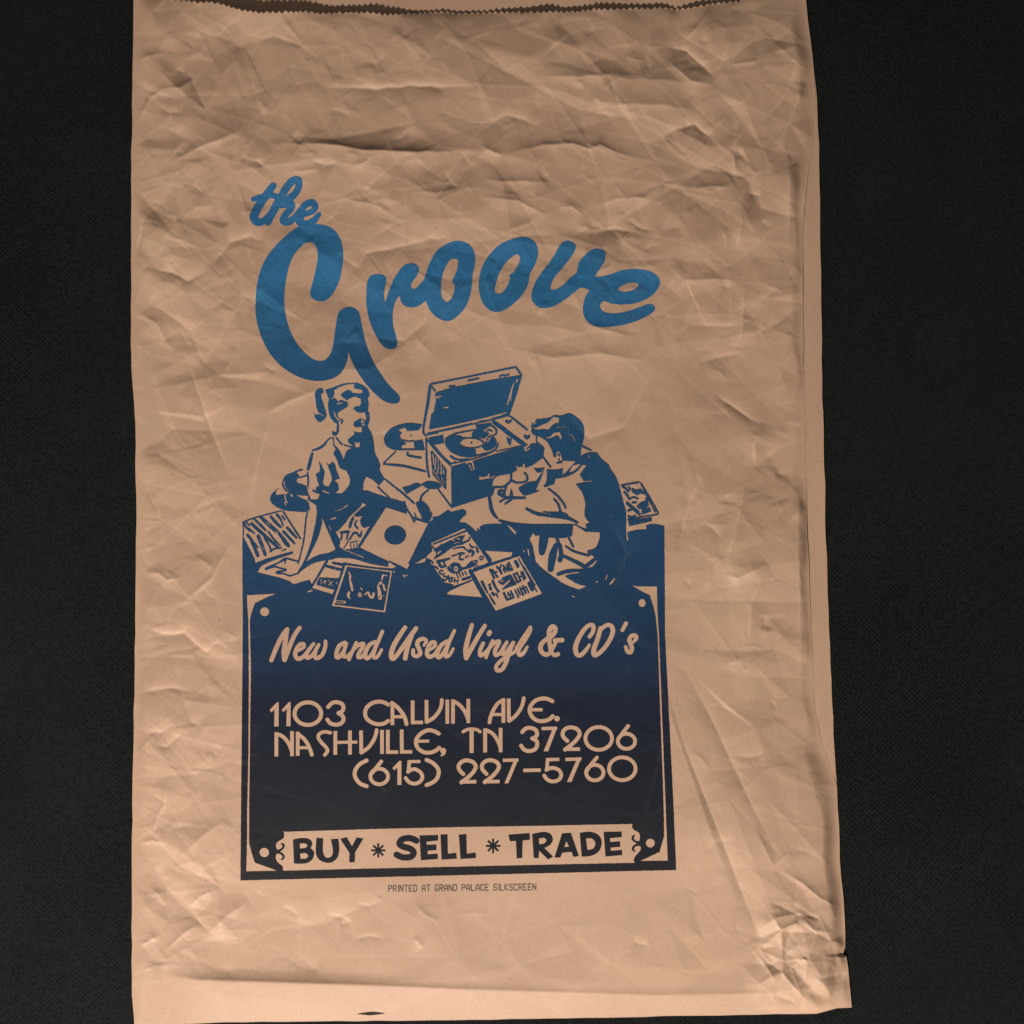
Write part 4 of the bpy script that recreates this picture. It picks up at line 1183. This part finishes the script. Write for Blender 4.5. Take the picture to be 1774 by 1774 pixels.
f @I8 1190,520! 1450,485! 1455,525! 1390,540! 1205,582!
"""
TEXT = """
p the
s @P1 312,192,37 240,290,42 165,400,44 120,500,46 145,556,42 205,556,36 270,500,34 330,430,34
s @P1 112,326,26 210,300,30 300,288,30 370,310,34
s @P1 262,565,33 320,440,42 390,320,44 440,225,40 510,142,40 565,135,42 578,185,36 545,262,36 470,330,38 420,375,24
s @P1 395,400,22 450,385,28 495,378,42 492,425,38 440,490,36 420,545,40 470,558,38 535,515,34 600,440,36 650,382,36 715,362,36 745,405,34 715,450,30 640,478,30
s @P1 590,490,44 590,555,44 650,590,44 720,555,38 785,482,24
p groove
f @P1 570,610! 480,670 380,760 290,860 220,970 170,1100 145,1230 135,1380 @P2 137,750 170,900 215,1020 290,1150 400,1270 520,1350 640,1400 760,1420 880,1408 970,1370 1030,1310 1070,1220 1085,1125! 1130,1240 1200,1360 1290,1480 1380,1570 1460,1630 1540,1652 1600,1640 1615,1600 1590,1550 1500,1460 1420,1350 1340,1220 1280,1080 1240,930 1215,800 1190,710 1140,670 1080,662 1020,685 980,730 960,830 945,930 930,1040 900,1140 850,1200 790,1213 720,1195 640,1130 560,1040 500,930 460,820 435,690 428,560 445,400 480,240 540,110 @P1 610,805 640,778 690,765 740,790 765,850 770,930 750,1050 720,1170 695,1270 700,1320 740,1360 800,1372 860,1360 930,1290 990,1170 1020,1040 1033,900 1020,790 980,690 910,620 830,590 750,580! 660,575
f @P3 265,690 230,720 210,780 205,860 203,960 220,1090 260,1220 320,1340 380,1420 450,1450 505,1435 522,1390 510,1320 480,1210 475,1110 485,1020 510,950 545,900! 560,960 600,1005 670,1022 740,1005 815,955! 850,1040 910,1110 980,1150 1040,1160 1100,1140 1180,1070 1240,980 1275,870 1290,760 1293,690! 1315,590 1320,500 1300,430 1250,370 1170,340 1090,345 1000,385 920,450 865,540 825,640 800,725! 750,790 700,830 665,815 670,770 720,700 745,640 735,600 690,570 640,570 590,590 530,660 480,740 440,840 415,910 400,970! 388,920 395,830 410,740 400,705 350,680 300,680
e @P3 1110,520 1060,540 1010,620 980,720 970,820 975,900 1010,955 1045,962 1080,920 1105,850 1110,795! 1085,760! 1090,725! 1120,670 1140,600 1143,540
f @P4 260,475 340,490 400,540 425,610 420,690 385,780 340,860! 325,960 280,1050 200,1140 110,1210 20,1245 @P3 1470,1050 1400,980 1365,880 1355,770 1375,650 1430,530 1510,430 1600,360 1700,320
e @P4 210,655 150,690 90,750 30,850 @P3 1535,770 1520,850 1545,880 @P4 60,1045 110,980 140,900! 130,870! 180,830 220,760 243,690
f @P4 740,515 690,525 650,560 600,650 540,740 470,830 410,920 370,1010 358,1090 380,1150 430,1195 500,1205 600,1180 700,1120 790,1050 860,995! 900,1000 955,1020! 910,1090 888,1180 890,1260 920,1330 980,1380 1080,1400 1200,1393 1350,1365 1500,1310 1600,1250 1625,1210 1600,1170 1550,1165 1480,1190 1370,1230 1260,1255 1160,1258 1090,1235 1063,1190 1075,1150 1110,1135! 1190,1160 1290,1170 1420,1155 1540,1110 1630,1040 1675,960 1665,900 1600,840 1500,810 1380,805 1280,820 1180,855 1080,880 1005,885! 1050,820 1100,740 1120,670 1105,620 1060,598 1000,600 940,630 880,690 840,750 825,840! 760,890 680,970 600,1015 565,1015 555,985 590,900 670,800 760,690 810,600 805,550
e @P4 1240,1015! 1290,975 1370,945 1440,950 1450,980 1410,1015 1330,1038 1280,1035
p script
s @T1 148,620,27 230,420,30 300,290,30 352,222,27
s @T1 350,225,27 325,400,32 310,520,32 318,612,32
s @T1 318,612,30 380,450,30 450,290,28 512,205,26
s @T1 490,500,18 560,455,22 562,412,24 510,420,26 465,490,28 455,560,28 490,600,28 550,580,26 600,520,22
s @T1 690,408,22 620,500,26 592,565,28 620,588,26 680,545,24 755,425,22
s @T1 755,420,22 715,500,26 705,570,28 740,590,28 800,550,26 838,450,26 842,378,24
s @T1 1090,395,26 1020,435,28 985,520,28 985,580,28 1030,568,26 1090,470,22 1108,405,22
s @T1 1108,405,22 1085,480,24 1072,560,26 1110,575,22 1160,530,20
s @T1 1142,610,22 1180,520,24 1236,392,20
s @T1 1180,510,20 1260,430,24 1322,410,28 1318,450,26 1270,530,26 1262,580,26 1310,572,24 1370,490,20
s @T1 1475,385,24 1410,420,26 1360,500,28 1350,570,28 1380,595,26 1430,550,24 1490,440,24 1570,252,24
s @T1 1490,430,26 1455,540,26 1468,588,24 1510,570,22 1560,485,20
s @T2 310,200,27 240,300,30 160,440,32 130,550,32 150,600,30 200,560,28 300,420,30 400,280,30 450,210,27
s @T2 400,280,30 340,450,30 310,595,30
s @T2 550,430,18 580,372,22 540,345,26 480,370,28 465,420,28 490,480,28 502,535,28 460,568,26 415,550,26 412,490,24
s @T2 620,490,18 690,440,22 685,390,26 640,400,26 600,470,28 592,550,28 630,575,28 690,540,24 745,450,20
s @T2 850,375,24 780,420,26 730,500,28 722,570,28 760,575,26 820,490,24 880,370,24 940,242,22
s @T2 865,410,24 830,520,26 832,575,24 880,550,22 925,472,18
s @T2 1165,168,26 1120,320,30 1085,480,32 1092,592,30
s @T2 1092,592,30 1180,430,30 1260,290,28 1330,178,26
s @T2 1392,262,30 1380,285,28
s @T2 1310,402,24 1270,490,26 1270,555,26 1310,545,24 1380,470,20
s @T2 1345,588,20 1380,480,24 1430,368,20
s @T2 1380,480,20 1450,400,24 1510,378,26 1500,420,26 1460,500,26 1470,555,26 1520,530,24 1580,440,20
s @T2 1612,388,22 1560,480,26 1562,545,26 1610,510,24 1695,392,24
s @T2 1695,392,24 1640,530,26 1600,650,28 1550,735,28 1490,750,26 1475,700,24 1530,630,24 1620,570,22 1700,520,22 1760,450,22
s @T3 110,462,24 200,330,26 275,220,26 286,205,26 275,260,26 205,385,24 140,480,26 138,540,28 172,550,26 210,510,24 246,450,20
s @T3 640,542,28 590,552,26 545,480,26 528,330,28 530,240,30 570,188,30 605,212,30 598,262,30 555,315,28 480,360,28 425,420,30 420,490,30 470,545,30 530,530,28 580,450,26 612,390,24
s @T3 600,366,28 692,362,31
s @T3 1045,318,26 1085,260,26 1095,190,28 1060,165,26 990,210,28 910,330,30 865,450,32 880,540,30 930,555,28 990,500,26 1042,425,20
s @T3 1185,210,28 1150,340,30 1100,480,32 1110,555,30 1190,510,28 1280,400,28 1340,270,30 1330,190,28 1270,168,26 1190,222,26
s @T3 1512,148,26 1465,235,24
s @T3 1590,400,14 1640,345,26 1630,305,28 1580,310,26 1555,360,28 1575,420,28 1588,470,28 1570,518,28 1530,508,26 1508,450,24
p line1
f @N1 88,210! 155,140! 172,140! 170,358! 130,358! 134,200! 108,232!
f @N1 196,210! 263,138! 280,138! 278,356! 240,356! 244,196! 216,228!
r @N1 435,242,120,102,18
b @N1 18 615,185 650,148 690,138 740,152 757,190 742,222 708,238
b @N1 18 712,240 745,258 757,295 735,330 690,342 640,330 608,292
b @N1 18 1163,162 1120,140 1070,133 1010,150 965,190 952,240 970,290 1020,325 1075,338 1125,330 1163,305
b @N1 17 1199,135 1199,345
b @N1 18 1190,142 1240,180 1290,240 1315,290 1327,340
b @N1 14 1205,270 1305,270
b @N1 17 1382,122 1382,338
b @N1 16 1366,322 1476,321
b @N1 17 1507,118 1508,328
b @N1 17 1504,320 1570,280 1620,220 1643,160 1645,115
b @N1 17 1695,115 1695,333
b @N2 17 25,113 25,333
b @N2 17 25,128 80,160 130,220 160,290
b @N2 17 163,108 163,328
b @N2 17 480,105 480,325
b @N2 17 486,115 430,150 390,210 365,270 354,326
b @N2 14 385,250 470,250
b @N2 17 528,105 530,318
b @N2 17 526,312 590,262 640,190 660,130 664,100
b @N2 18 927,132 880,110 830,105 770,125 725,175 718,220 740,270 790,305 850,308 900,290 928,262
b @N2 15 730,207 836,206
d @N2 965,287,25,25
p line2
b @N1 17 150,410 150,630
b @N1 17 152,425 210,450 260,510 290,580
b @N1 17 292,400 292,626
b @N1 17 343,405 343,623
b @N1 17 336,420 400,470 445,540 472,620
b @N1 14 350,550 450,549
b @N1 16 642,416 590,406 545,420 528,455 555,500 598,545 612,580 585,618
b @N1 17 683,398 683,614
b @N1 17 815,395 815,612
b @N1 14 690,502 882,499
b @N1 17 915,393 918,602
b @N1 17 912,598 980,550 1030,480 1052,420 1056,388
b @N1 17 1105,390 1105,606
b @N1 17 1158,388 1158,606
b @N1 16 1142,590 1251,589
b @N1 17 1283,385 1284,604
b @N1 16 1268,588 1378,587
b @N1 18 1622,425 1575,400 1520,392 1460,420 1420,465 1412,510 1435,560 1490,592 1550,592 1600,570 1624,548
b @N1 14 1425,491 1531,490
d @N1 1658,578,27,27
f @N1 1685,582! 1670,615 1640,630! 1632,620! 1655,600!
b @N2 15 113,408 150,387 195,381 240,387 272,408
b @N2 19 193,385 193,597
b @N2 18 315,375 315,593
b @N2 17 318,388 380,420 425,480 452,545
b @N2 17 455,370 455,591
b @N2 18 648,412 680,378 720,370 770,387 785,425 770,455 738,467
b @N2 18 742,467 775,485 787,515 770,560 720,580 670,568 638,528
b @N2 15 825,377 966,374
f @N2 930,370! 968,362! 885,583! 843,583!
b @N2 18 1062,492 1022,450 1018,410 1045,377 1090,366 1145,381 1170,420 1155,460 1110,510 1030,572
b @N2 16 1030,563 1173,562
r @N2 1342,466,120,103,17
r @N2 1593,492,78,68,17
b @N2 17 1612,348 1560,415 1525,462
p line3
b @N1 18 972,663 910,695 870,740 858,785 870,830 910,875 972,900
r @N1 1080,810,80,70,17
b @N1 17 1103,668 1050,735 1013,782
f @N1 1198,735! 1262,668! 1280,668! 1280,886! 1243,886! 1245,725! 1220,755!
b @N1 14 1338,676 1452,674
b @N1 16 1352,670 1344,768
b @N1 17 1338,770 1370,748 1410,746 1455,775 1470,815 1450,855 1400,875 1350,860 1316,820
b @N1 18 1502,658 1560,685 1605,730 1618,775 1600,830 1560,865 1503,890
b @N2 18 122,792 82,750 77,710 105,677 150,664 205,680 230,717 215,760 170,810 95,868
b @N2 16 92,859 236,857
b @N2 18 332,790 292,748 287,708 315,675 360,662 415,678 440,715 425,758 380,808 305,866
b @N2 16 302,857 446,855
b @N2 15 475,664 617,661
f @N2 580,656! 618,650! 525,872! 490,872!
b @N2 16 660,755 818,752
b @N2 15 866,658 986,655
b @N2 16 880,652 873,752
b @N2 17 866,752 900,736 940,734 985,755 1003,795 985,835 935,855 880,840 848,798
b @N2 15 1040,656 1186,651
f @N2 1146,650! 1186,642! 1095,860! 1055,860!
r @N2 1307,775,78,70,17
b @N2 17 1330,633 1275,700 1238,752
r @N2 1555,740,120,103,17
p buy
f @B1 455,255! 520,243 585,250 612,285 598,325! 625,355 618,405 580,440 520,450 463,448!
e @B1 510,287! 550,286 572,303 555,322 512,328!
e @B1 512,370! 555,364 578,385 560,408 516,412!
f @B1 645,240! 700,245! 698,350 715,395 745,402 770,385 778,340 762,252! 822,248! 830,330 815,400 770,438 720,440 665,415 640,360
f @B1 838,250! 890,235! 932,310! 970,238! 1025,247! 958,360! 955,437! 910,440! 912,362!
p star1
b @B1 8 1145,285 1145,401
b @B1 8 1087,343 1203,343
b @B1 8 1104,302 1186,384
b @B1 8 1104,384 1186,302
p sell
b @B1 25 1456,266 1425,250 1385,243 1335,256 1316,288 1345,312 1405,330 1432,362 1408,394 1352,400 1318,390 1290,376
f @B1 1478,222! 1630,218! 1628,262! 1535,272! 1537,298! 1615,295! 1615,340! 1545,345! 1545,375! 1625,368! 1628,412! 1490,422!
f @B1 1648,215! 1705,212! 1708,370! 1774,362! @B2 8,398! @B1 1657,418!
f @B2 22,210! 82,205! 85,360! 155,350! 158,393! 35,402!
p star2
b @B2 8 292,241 292,357
b @B2 8 235,298 350,298
b @B2 8 251,257 333,339
b @B2 8 251,339 333,257
p trade
f @B2 413,210! 580,197! 582,250! 525,255! 522,393! 478,398! 472,258! 425,262!
f @B2 600,205! 690,188 745,205 763,250 740,290 695,315! 765,383! 725,405! 655,335! 650,395! 612,393!
e @B2 653,240! 695,235 712,255 692,280 655,285!
f @B2 835,200! 905,195! 968,378! 925,385! 910,345! 838,352! 822,390! 775,390!
e @B2 870,262! 892,305! 853,308!
f @B2 975,195! 1060,188 1125,215 1148,270 1130,335 1070,375 990,383!
e @B2 1025,240! 1070,240 1098,275 1080,320 1035,330!
f @B2 1163,188! 1305,185! 1307,228! 1212,238! 1215,268! 1293,262! 1295,305! 1218,312! 1220,338! 1308,330! 1310,370! 1178,382!
"""
# ------------------------------------------------------------------ the cloth it lies on
def cloth():
    n = 60; s = 1.6
    rs = np.random.RandomState(3)
    v = []; f = []
    for j in range(n + 1):
        for i in range(n + 1):
            x, y = (i / n - .5) * s, (j / n - .5) * s
            v.append((x, y, -.0004 + .0003 * math.sin(x * 23 + 1) * math.sin(y * 17)))
    for j in range(n):
        for i in range(n):
            a = j * (n + 1) + i
            f.append((a, a + 1, a + n + 2, a + n + 1))
    me = bpy.data.meshes.new("cloth_surface"); me.from_pydata(v, [], f); me.update()
    me.materials.append(CLOTH)
    o = bpy.data.objects.new("cloth_surface", me); scene.collection.objects.link(o)
    o["kind"] = "structure"
    o["label"] = "black woven cloth spread under the paper bag"
    return o
cloth()

# ------------------------------------------------------------------ the bag
bag = bpy.data.objects.new("paper_bag", None)
bag.empty_display_size = .05
scene.collection.objects.link(bag)
bag["label"] = "crumpled brown kraft paper bag with blue printed lettering and picture, lying on black cloth"
bag["category"] = "paper bag"

bx0, by0, bx1, by1 = 214, -70, 1484, 1798
ux = (bx0 + .25 + .5 * np.arange((bx1 - bx0) * 2)).astype(np.float32)[None, :]
uy = (by0 + .25 + .5 * np.arange((by1 - by0) * 2)).astype(np.float32)[:, None]
rs = np.random.RandomState(9)
jl = np.interp(uy, np.arange(-90, 1830, 27), rs.uniform(-.8, .8, len(np.arange(-90, 1830, 27))))
jr = np.interp(uy, np.arange(-90, 1830, 31), rs.uniform(-.9, .9, len(np.arange(-90, 1830, 31))))
jb = np.interp(ux, np.arange(190, 1500, 33), rs.uniform(-.7, .7, len(np.arange(190, 1500, 33))))
tooth_x = np.cumsum(rs.uniform(3.8, 6.2, 330)) + 190
tooth_y = np.where(np.arange(330) % 2 == 0, -2.4, 2.4) * rs.uniform(.55, 1.25, 330) + np.interp(np.arange(330), np.arange(0, 340, 6), rs.uniform(-1.6, 1.6, 57))
lip_line = poly_at(LIP, ux) + np.interp(ux, tooth_x, tooth_y)
LV = ux - poly_at(LEFT, uy) - jl
FV = poly_at(FOLD, uy) + jr - ux
RV = poly_at(RIGHT, uy) + jr - ux
BV = poly_at(BOTTOM, ux) + jb - uy
TV = uy - lip_line
CV = poly_at(CREST, ux) - uy
sat = lambda a: np.clip(a * 1.0 + .5, 0, 1).astype(np.float32)
side = np.minimum(LV, FV)
front = sheet("front_panel", sat(np.minimum(np.minimum(side, TV), CV)), bx0, by0, 0.0, PAPER, bag)
foot = sheet("bottom_fold", sat(np.minimum(np.minimum(side, BV), -CV)), bx0, by0, 0.0, PAPER, bag)
front["label"] = "creased brown front panel with serrated top edge"
foot["label"] = "bright folded strip along the bag's foot"

# side gusset showing right of the front fold
def gusset_z(px, py):
    d = poly_at(RIGHT, py) - px
    return (.34 + .008 * d + .10 * np.sin(py / 37.0) * np.sin(px / 9.0 + py / 61.0) + .06 * np.sin(py / 13.0 + px * .2)) * 1e-3
gm = np.minimum(np.minimum(RV, ux - (poly_at(FOLD, uy) - 16)), np.minimum(uy - 104, 1372 - uy))
gus = sheet("side_gusset", sat(gm), bx0, by0, 0.0, PAPER, bag, flat=gusset_z)
gus["label"] = "narrow smooth gusset strip along the bag's right edge"

# back panel: seen above the serrated lip
def back_panel():
    rows = np.r_[np.arange(-66, 90, 3.0), np.arange(90, 1760, 15.0), 1764]
    cols = np.linspace(0, 1, 300)
    px = np.zeros((len(rows), len(cols))); py = np.repeat(rows[:, None], len(cols), 1)
    for k, y in enumerate(rows):
        a, b_ = poly_at(LEFT, y) + 1.2, poly_at(RIGHT, y) - 1.2
        px[k] = a + (b_ - a) * cols
        py[k] = np.minimum(y, poly_at(BOTTOM, px[k]) - 1.2)
    ix = np.clip(((px - X0) / 2).astype(int), 0, NX - 1); iy = np.clip(((py - Y0) / 2).astype(int), 0, NY - 1)
    w = np.clip((60 - py) / 60, 0, 1)
    z = (.16 + w * (.35 + .30 * f2[iy, ix] + .22 * f3[iy, ix]) * np.clip((px - poly_at(LEFT, py)) / 40, 0, 1) * np.clip((poly_at(RIGHT, py) - px) / 40, 0, 1)) * 1e-3
    z = np.maximum(z, .12e-3)
    co = world_at(px, py, z)
    R, C = px.shape
    idx = np.arange(R * C).reshape(R, C)
    fc = np.stack([idx[:-1, :-1], idx[1:, :-1], idx[1:, 1:], idx[:-1, 1:]], -1).reshape(-1, 4)
    me = bpy.data.meshes.new("back_panel"); me.from_pydata(co.reshape(-1, 3).tolist(), [], fc.tolist()); me.update()
    me.materials.append(PAPER)
    o = bpy.data.objects.new("back_panel", me); scene.collection.objects.link(o); o.parent = bag
    o["label"] = "inner face of the back panel above the serrated lip"
back_panel()

# dark sheet on the foot, painted as the shade inside a small gap
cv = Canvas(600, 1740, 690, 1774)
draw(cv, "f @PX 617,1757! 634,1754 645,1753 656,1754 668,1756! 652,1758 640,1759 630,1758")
sl = sheet("slit_shade", node_values(cv.a), 600, 1740, .09, SLIT_SHADE, foot)
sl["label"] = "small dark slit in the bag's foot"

# ------------------------------------------------------------------ the print
def words(text):
    out = {}; cur = None
    for line in text.strip().splitlines():
        if line.startswith('p '):
            cur = line.split()[1]; out[cur] = []
        else:
            out[cur].append(line)
    return {k: "\n".join(v) for k, v in out.items()}
WORDS = words(TEXT)
BOX = {'the': (424, 300, 570, 404), 'groove': (434, 376, 1150, 708), 'script': (460, 1070, 1120, 1174), 'line1': (458, 1200, 980, 1266),
       'line2': (466, 1250, 1112, 1318), 'line3': (604, 1304, 1112, 1370), 'buy': (500, 1444, 634, 1502), 'star1': (636, 1456, 674, 1492),
       'sell': (680, 1438, 832, 1496), 'star2': (836, 1448, 872, 1484), 'trade': (876, 1436, 1084, 1494)}
LAB = {'the': 'small blue brush-script word "the"', 'groove': 'large arched blue brush-script word under the small one',
       'script': 'bare-paper brush script reading New and Used Vinyl & CD\'s', 'line1': 'bare-paper lettering of the street address',
       'line2': 'bare-paper lettering of city, state and postcode', 'line3': 'bare-paper lettering of the telephone number',
       'buy': 'heavy black word BUY', 'star1': 'thin asterisk between BUY and SELL', 'sell': 'heavy black word SELL',
       'star2': 'thin asterisk between SELL and TRADE', 'trade': 'heavy black word TRADE'}
canv = {}
for k, b in BOX.items():
    canv[k] = Canvas(*b); draw(canv[k], WORDS[k])
canv['the'].a[(canv['groove'].y0 - canv['the'].y0) * SS:, (canv['groove'].x0 - canv['the'].x0) * SS:] &= ~canv['groove'].a[:(canv['the'].y1 - canv['groove'].y0) * SS, :(canv['the'].x1 - canv['groove'].x0) * SS]

OWN = ['none', 'sign', 'woman', 'records', 'sleeve_left', 'sleeve_music', 'sleeve_plain', 'sleeve_dark', 'sleeve_front', 'player', 'man', 'sleeve_behind']
ill = Canvas(412, 628, 1176, 1530)
draw(ill, ART, OWN, rough=.28)
for k in ('script', 'line1', 'line2', 'line3'):
    c = canv[k]; j, i = (c.y0 - ill.y0) * SS, (c.x0 - ill.x0) * SS
    ill.a[j:j + c.h, i:i + c.w] &= ~c.a
PART = {'sign': ('printed_sign', 'dark blue sign board fading to black with notched corners'),
        'woman': ('printed_figure', 'printed seated woman with a ponytail leaning on one hand'),
        'records': ('printed_records', 'printed loose records behind the woman'),
        'sleeve_left': ('printed_record_sleeve', 'printed striped record sleeve at the far left'),
        'sleeve_music': ('printed_record_sleeve', 'printed sleeve with musical notes beside the woman\'s knee'),
        'sleeve_plain': ('printed_record_sleeve', 'round dark label on the plain sleeve the woman holds'),
        'sleeve_dark': ('printed_record_sleeve', 'printed dark record sleeve with a thin pale frame'),
        'sleeve_front': ('printed_record_sleeve', 'printed pair of sleeves fanned out in front'),
        'player': ('printed_record_player', 'printed portable record player with raised lid'),
        'man': ('printed_figure', 'printed seated man seen from behind hugging his knees'),
        'sleeve_behind': ('printed_record_sleeve', 'printed sleeve leaning behind the man')}
def grow(a, n):
    for _ in range(n):
        b = a.copy(); b[1:] |= a[:-1]; b[:-1] |= a[1:]; b[:, 1:] |= a[:, :-1]; b[:, :-1] |= a[:, 1:]; a = b
    return a
for k, nm in enumerate(OWN):
    if k == 0: continue
    m = ill.a & (ill.own == k)
    if not m.any(): continue
    jj = np.nonzero(m.any(1))[0]; ii = np.nonzero(m.any(0))[0]
    al = 2 * SS
    j0, j1 = max(0, (jj[0] - 12) // al * al), min(ill.h, (jj[-1] + 24) // al * al + al)
    i0, i1 = max(0, (ii[0] - 12) // al * al), min(ill.w, (ii[-1] + 24) // al * al + al)
    mm = grow(m[j0:j1, i0:i1], 4) & ill.a[j0:j1, i0:i1]      # neighbours overlap a hair, one ink film over the other
    j1 = j0 + mm.shape[0]
    o = sheet(PART[nm][0], node_values(mm), ill.x0 + i0 // SS, ill.y0 + j0 // SS, .06 + .012 * k, INK, front)
    o["label"] = PART[nm][1]
for k in BOX:
    bare = k in ('script', 'line1', 'line2', 'line3')
    o = sheet("lettering" if 'star' not in k else "asterisk", node_values(canv[k].a), canv[k].x0, canv[k].y0, .06, PAPER if bare else INK, front)
    o["label"] = LAB[k]

# printer's line: narrow stroke capitals
GL = {'P': ['0,1 0,0 .8,0 1,.15 1,.38 .8,.52 0,.52'], 'R': ['0,1 0,0 .8,0 1,.15 1,.36 .8,.5 0,.5', '.45,.5 1,1'], 'I': ['.5,0 .5,1'], 'N': ['0,1 0,0 1,1 1,0'],
      'T': ['0,0 1,0', '.5,0 .5,1'], 'E': ['1,0 0,0 0,1 1,1', '0,.5 .8,.5'], 'D': ['0,0 0,1 .7,1 1,.8 1,.2 .7,0 0,0'], 'A': ['0,1 0,.25 .5,0 1,.25 1,1', '0,.62 1,.62'],
      'G': ['1,.15 .75,0 .25,0 0,.2 0,.8 .25,1 .75,1 1,.8 1,.55 .6,.55'], 'L': ['0,0 0,1 1,1'], 'C': ['1,.18 .75,0 .25,0 0,.2 0,.8 .25,1 .75,1 1,.82'],
      'S': ['1,.15 .75,0 .25,0 0,.15 0,.35 1,.65 1,.85 .75,1 .25,1 0,.85'], 'K': ['0,0 0,1', '1,0 0,.55 1,1']}
cv = Canvas(664, 1522, 940, 1554)
msg = "PRINTED AT GRAND PALACE SILKSCREEN"
wid = [(.45 if c == 'I' else .8 if c == ' ' else 1.0) for c in msg]
adv = 258.0 / sum(wid); x = 673.0
for c, w in zip(msg, wid):
    if c != ' ':
        yb_ = 1544.4 - (x - 673) * .0105
        gw = adv * (.66 if c != 'I' else .3)
        for st in GL[c]:
            q = [tuple(map(float, t.split(','))) for t in st.split()]
            for a, b in zip(q[:-1], q[1:]):
                cv.capsule(x + a[0] * gw, yb_ - 10.4 + a[1] * 10.4, .82, x + b[0] * gw, yb_ - 10.4 + b[1] * 10.4, .82)
    x += adv * w
o = sheet("lettering", node_values(cv.a), 664, 1522, .06, FINE, front)
o["label"] = "tiny dark printer's credit line under the sign"
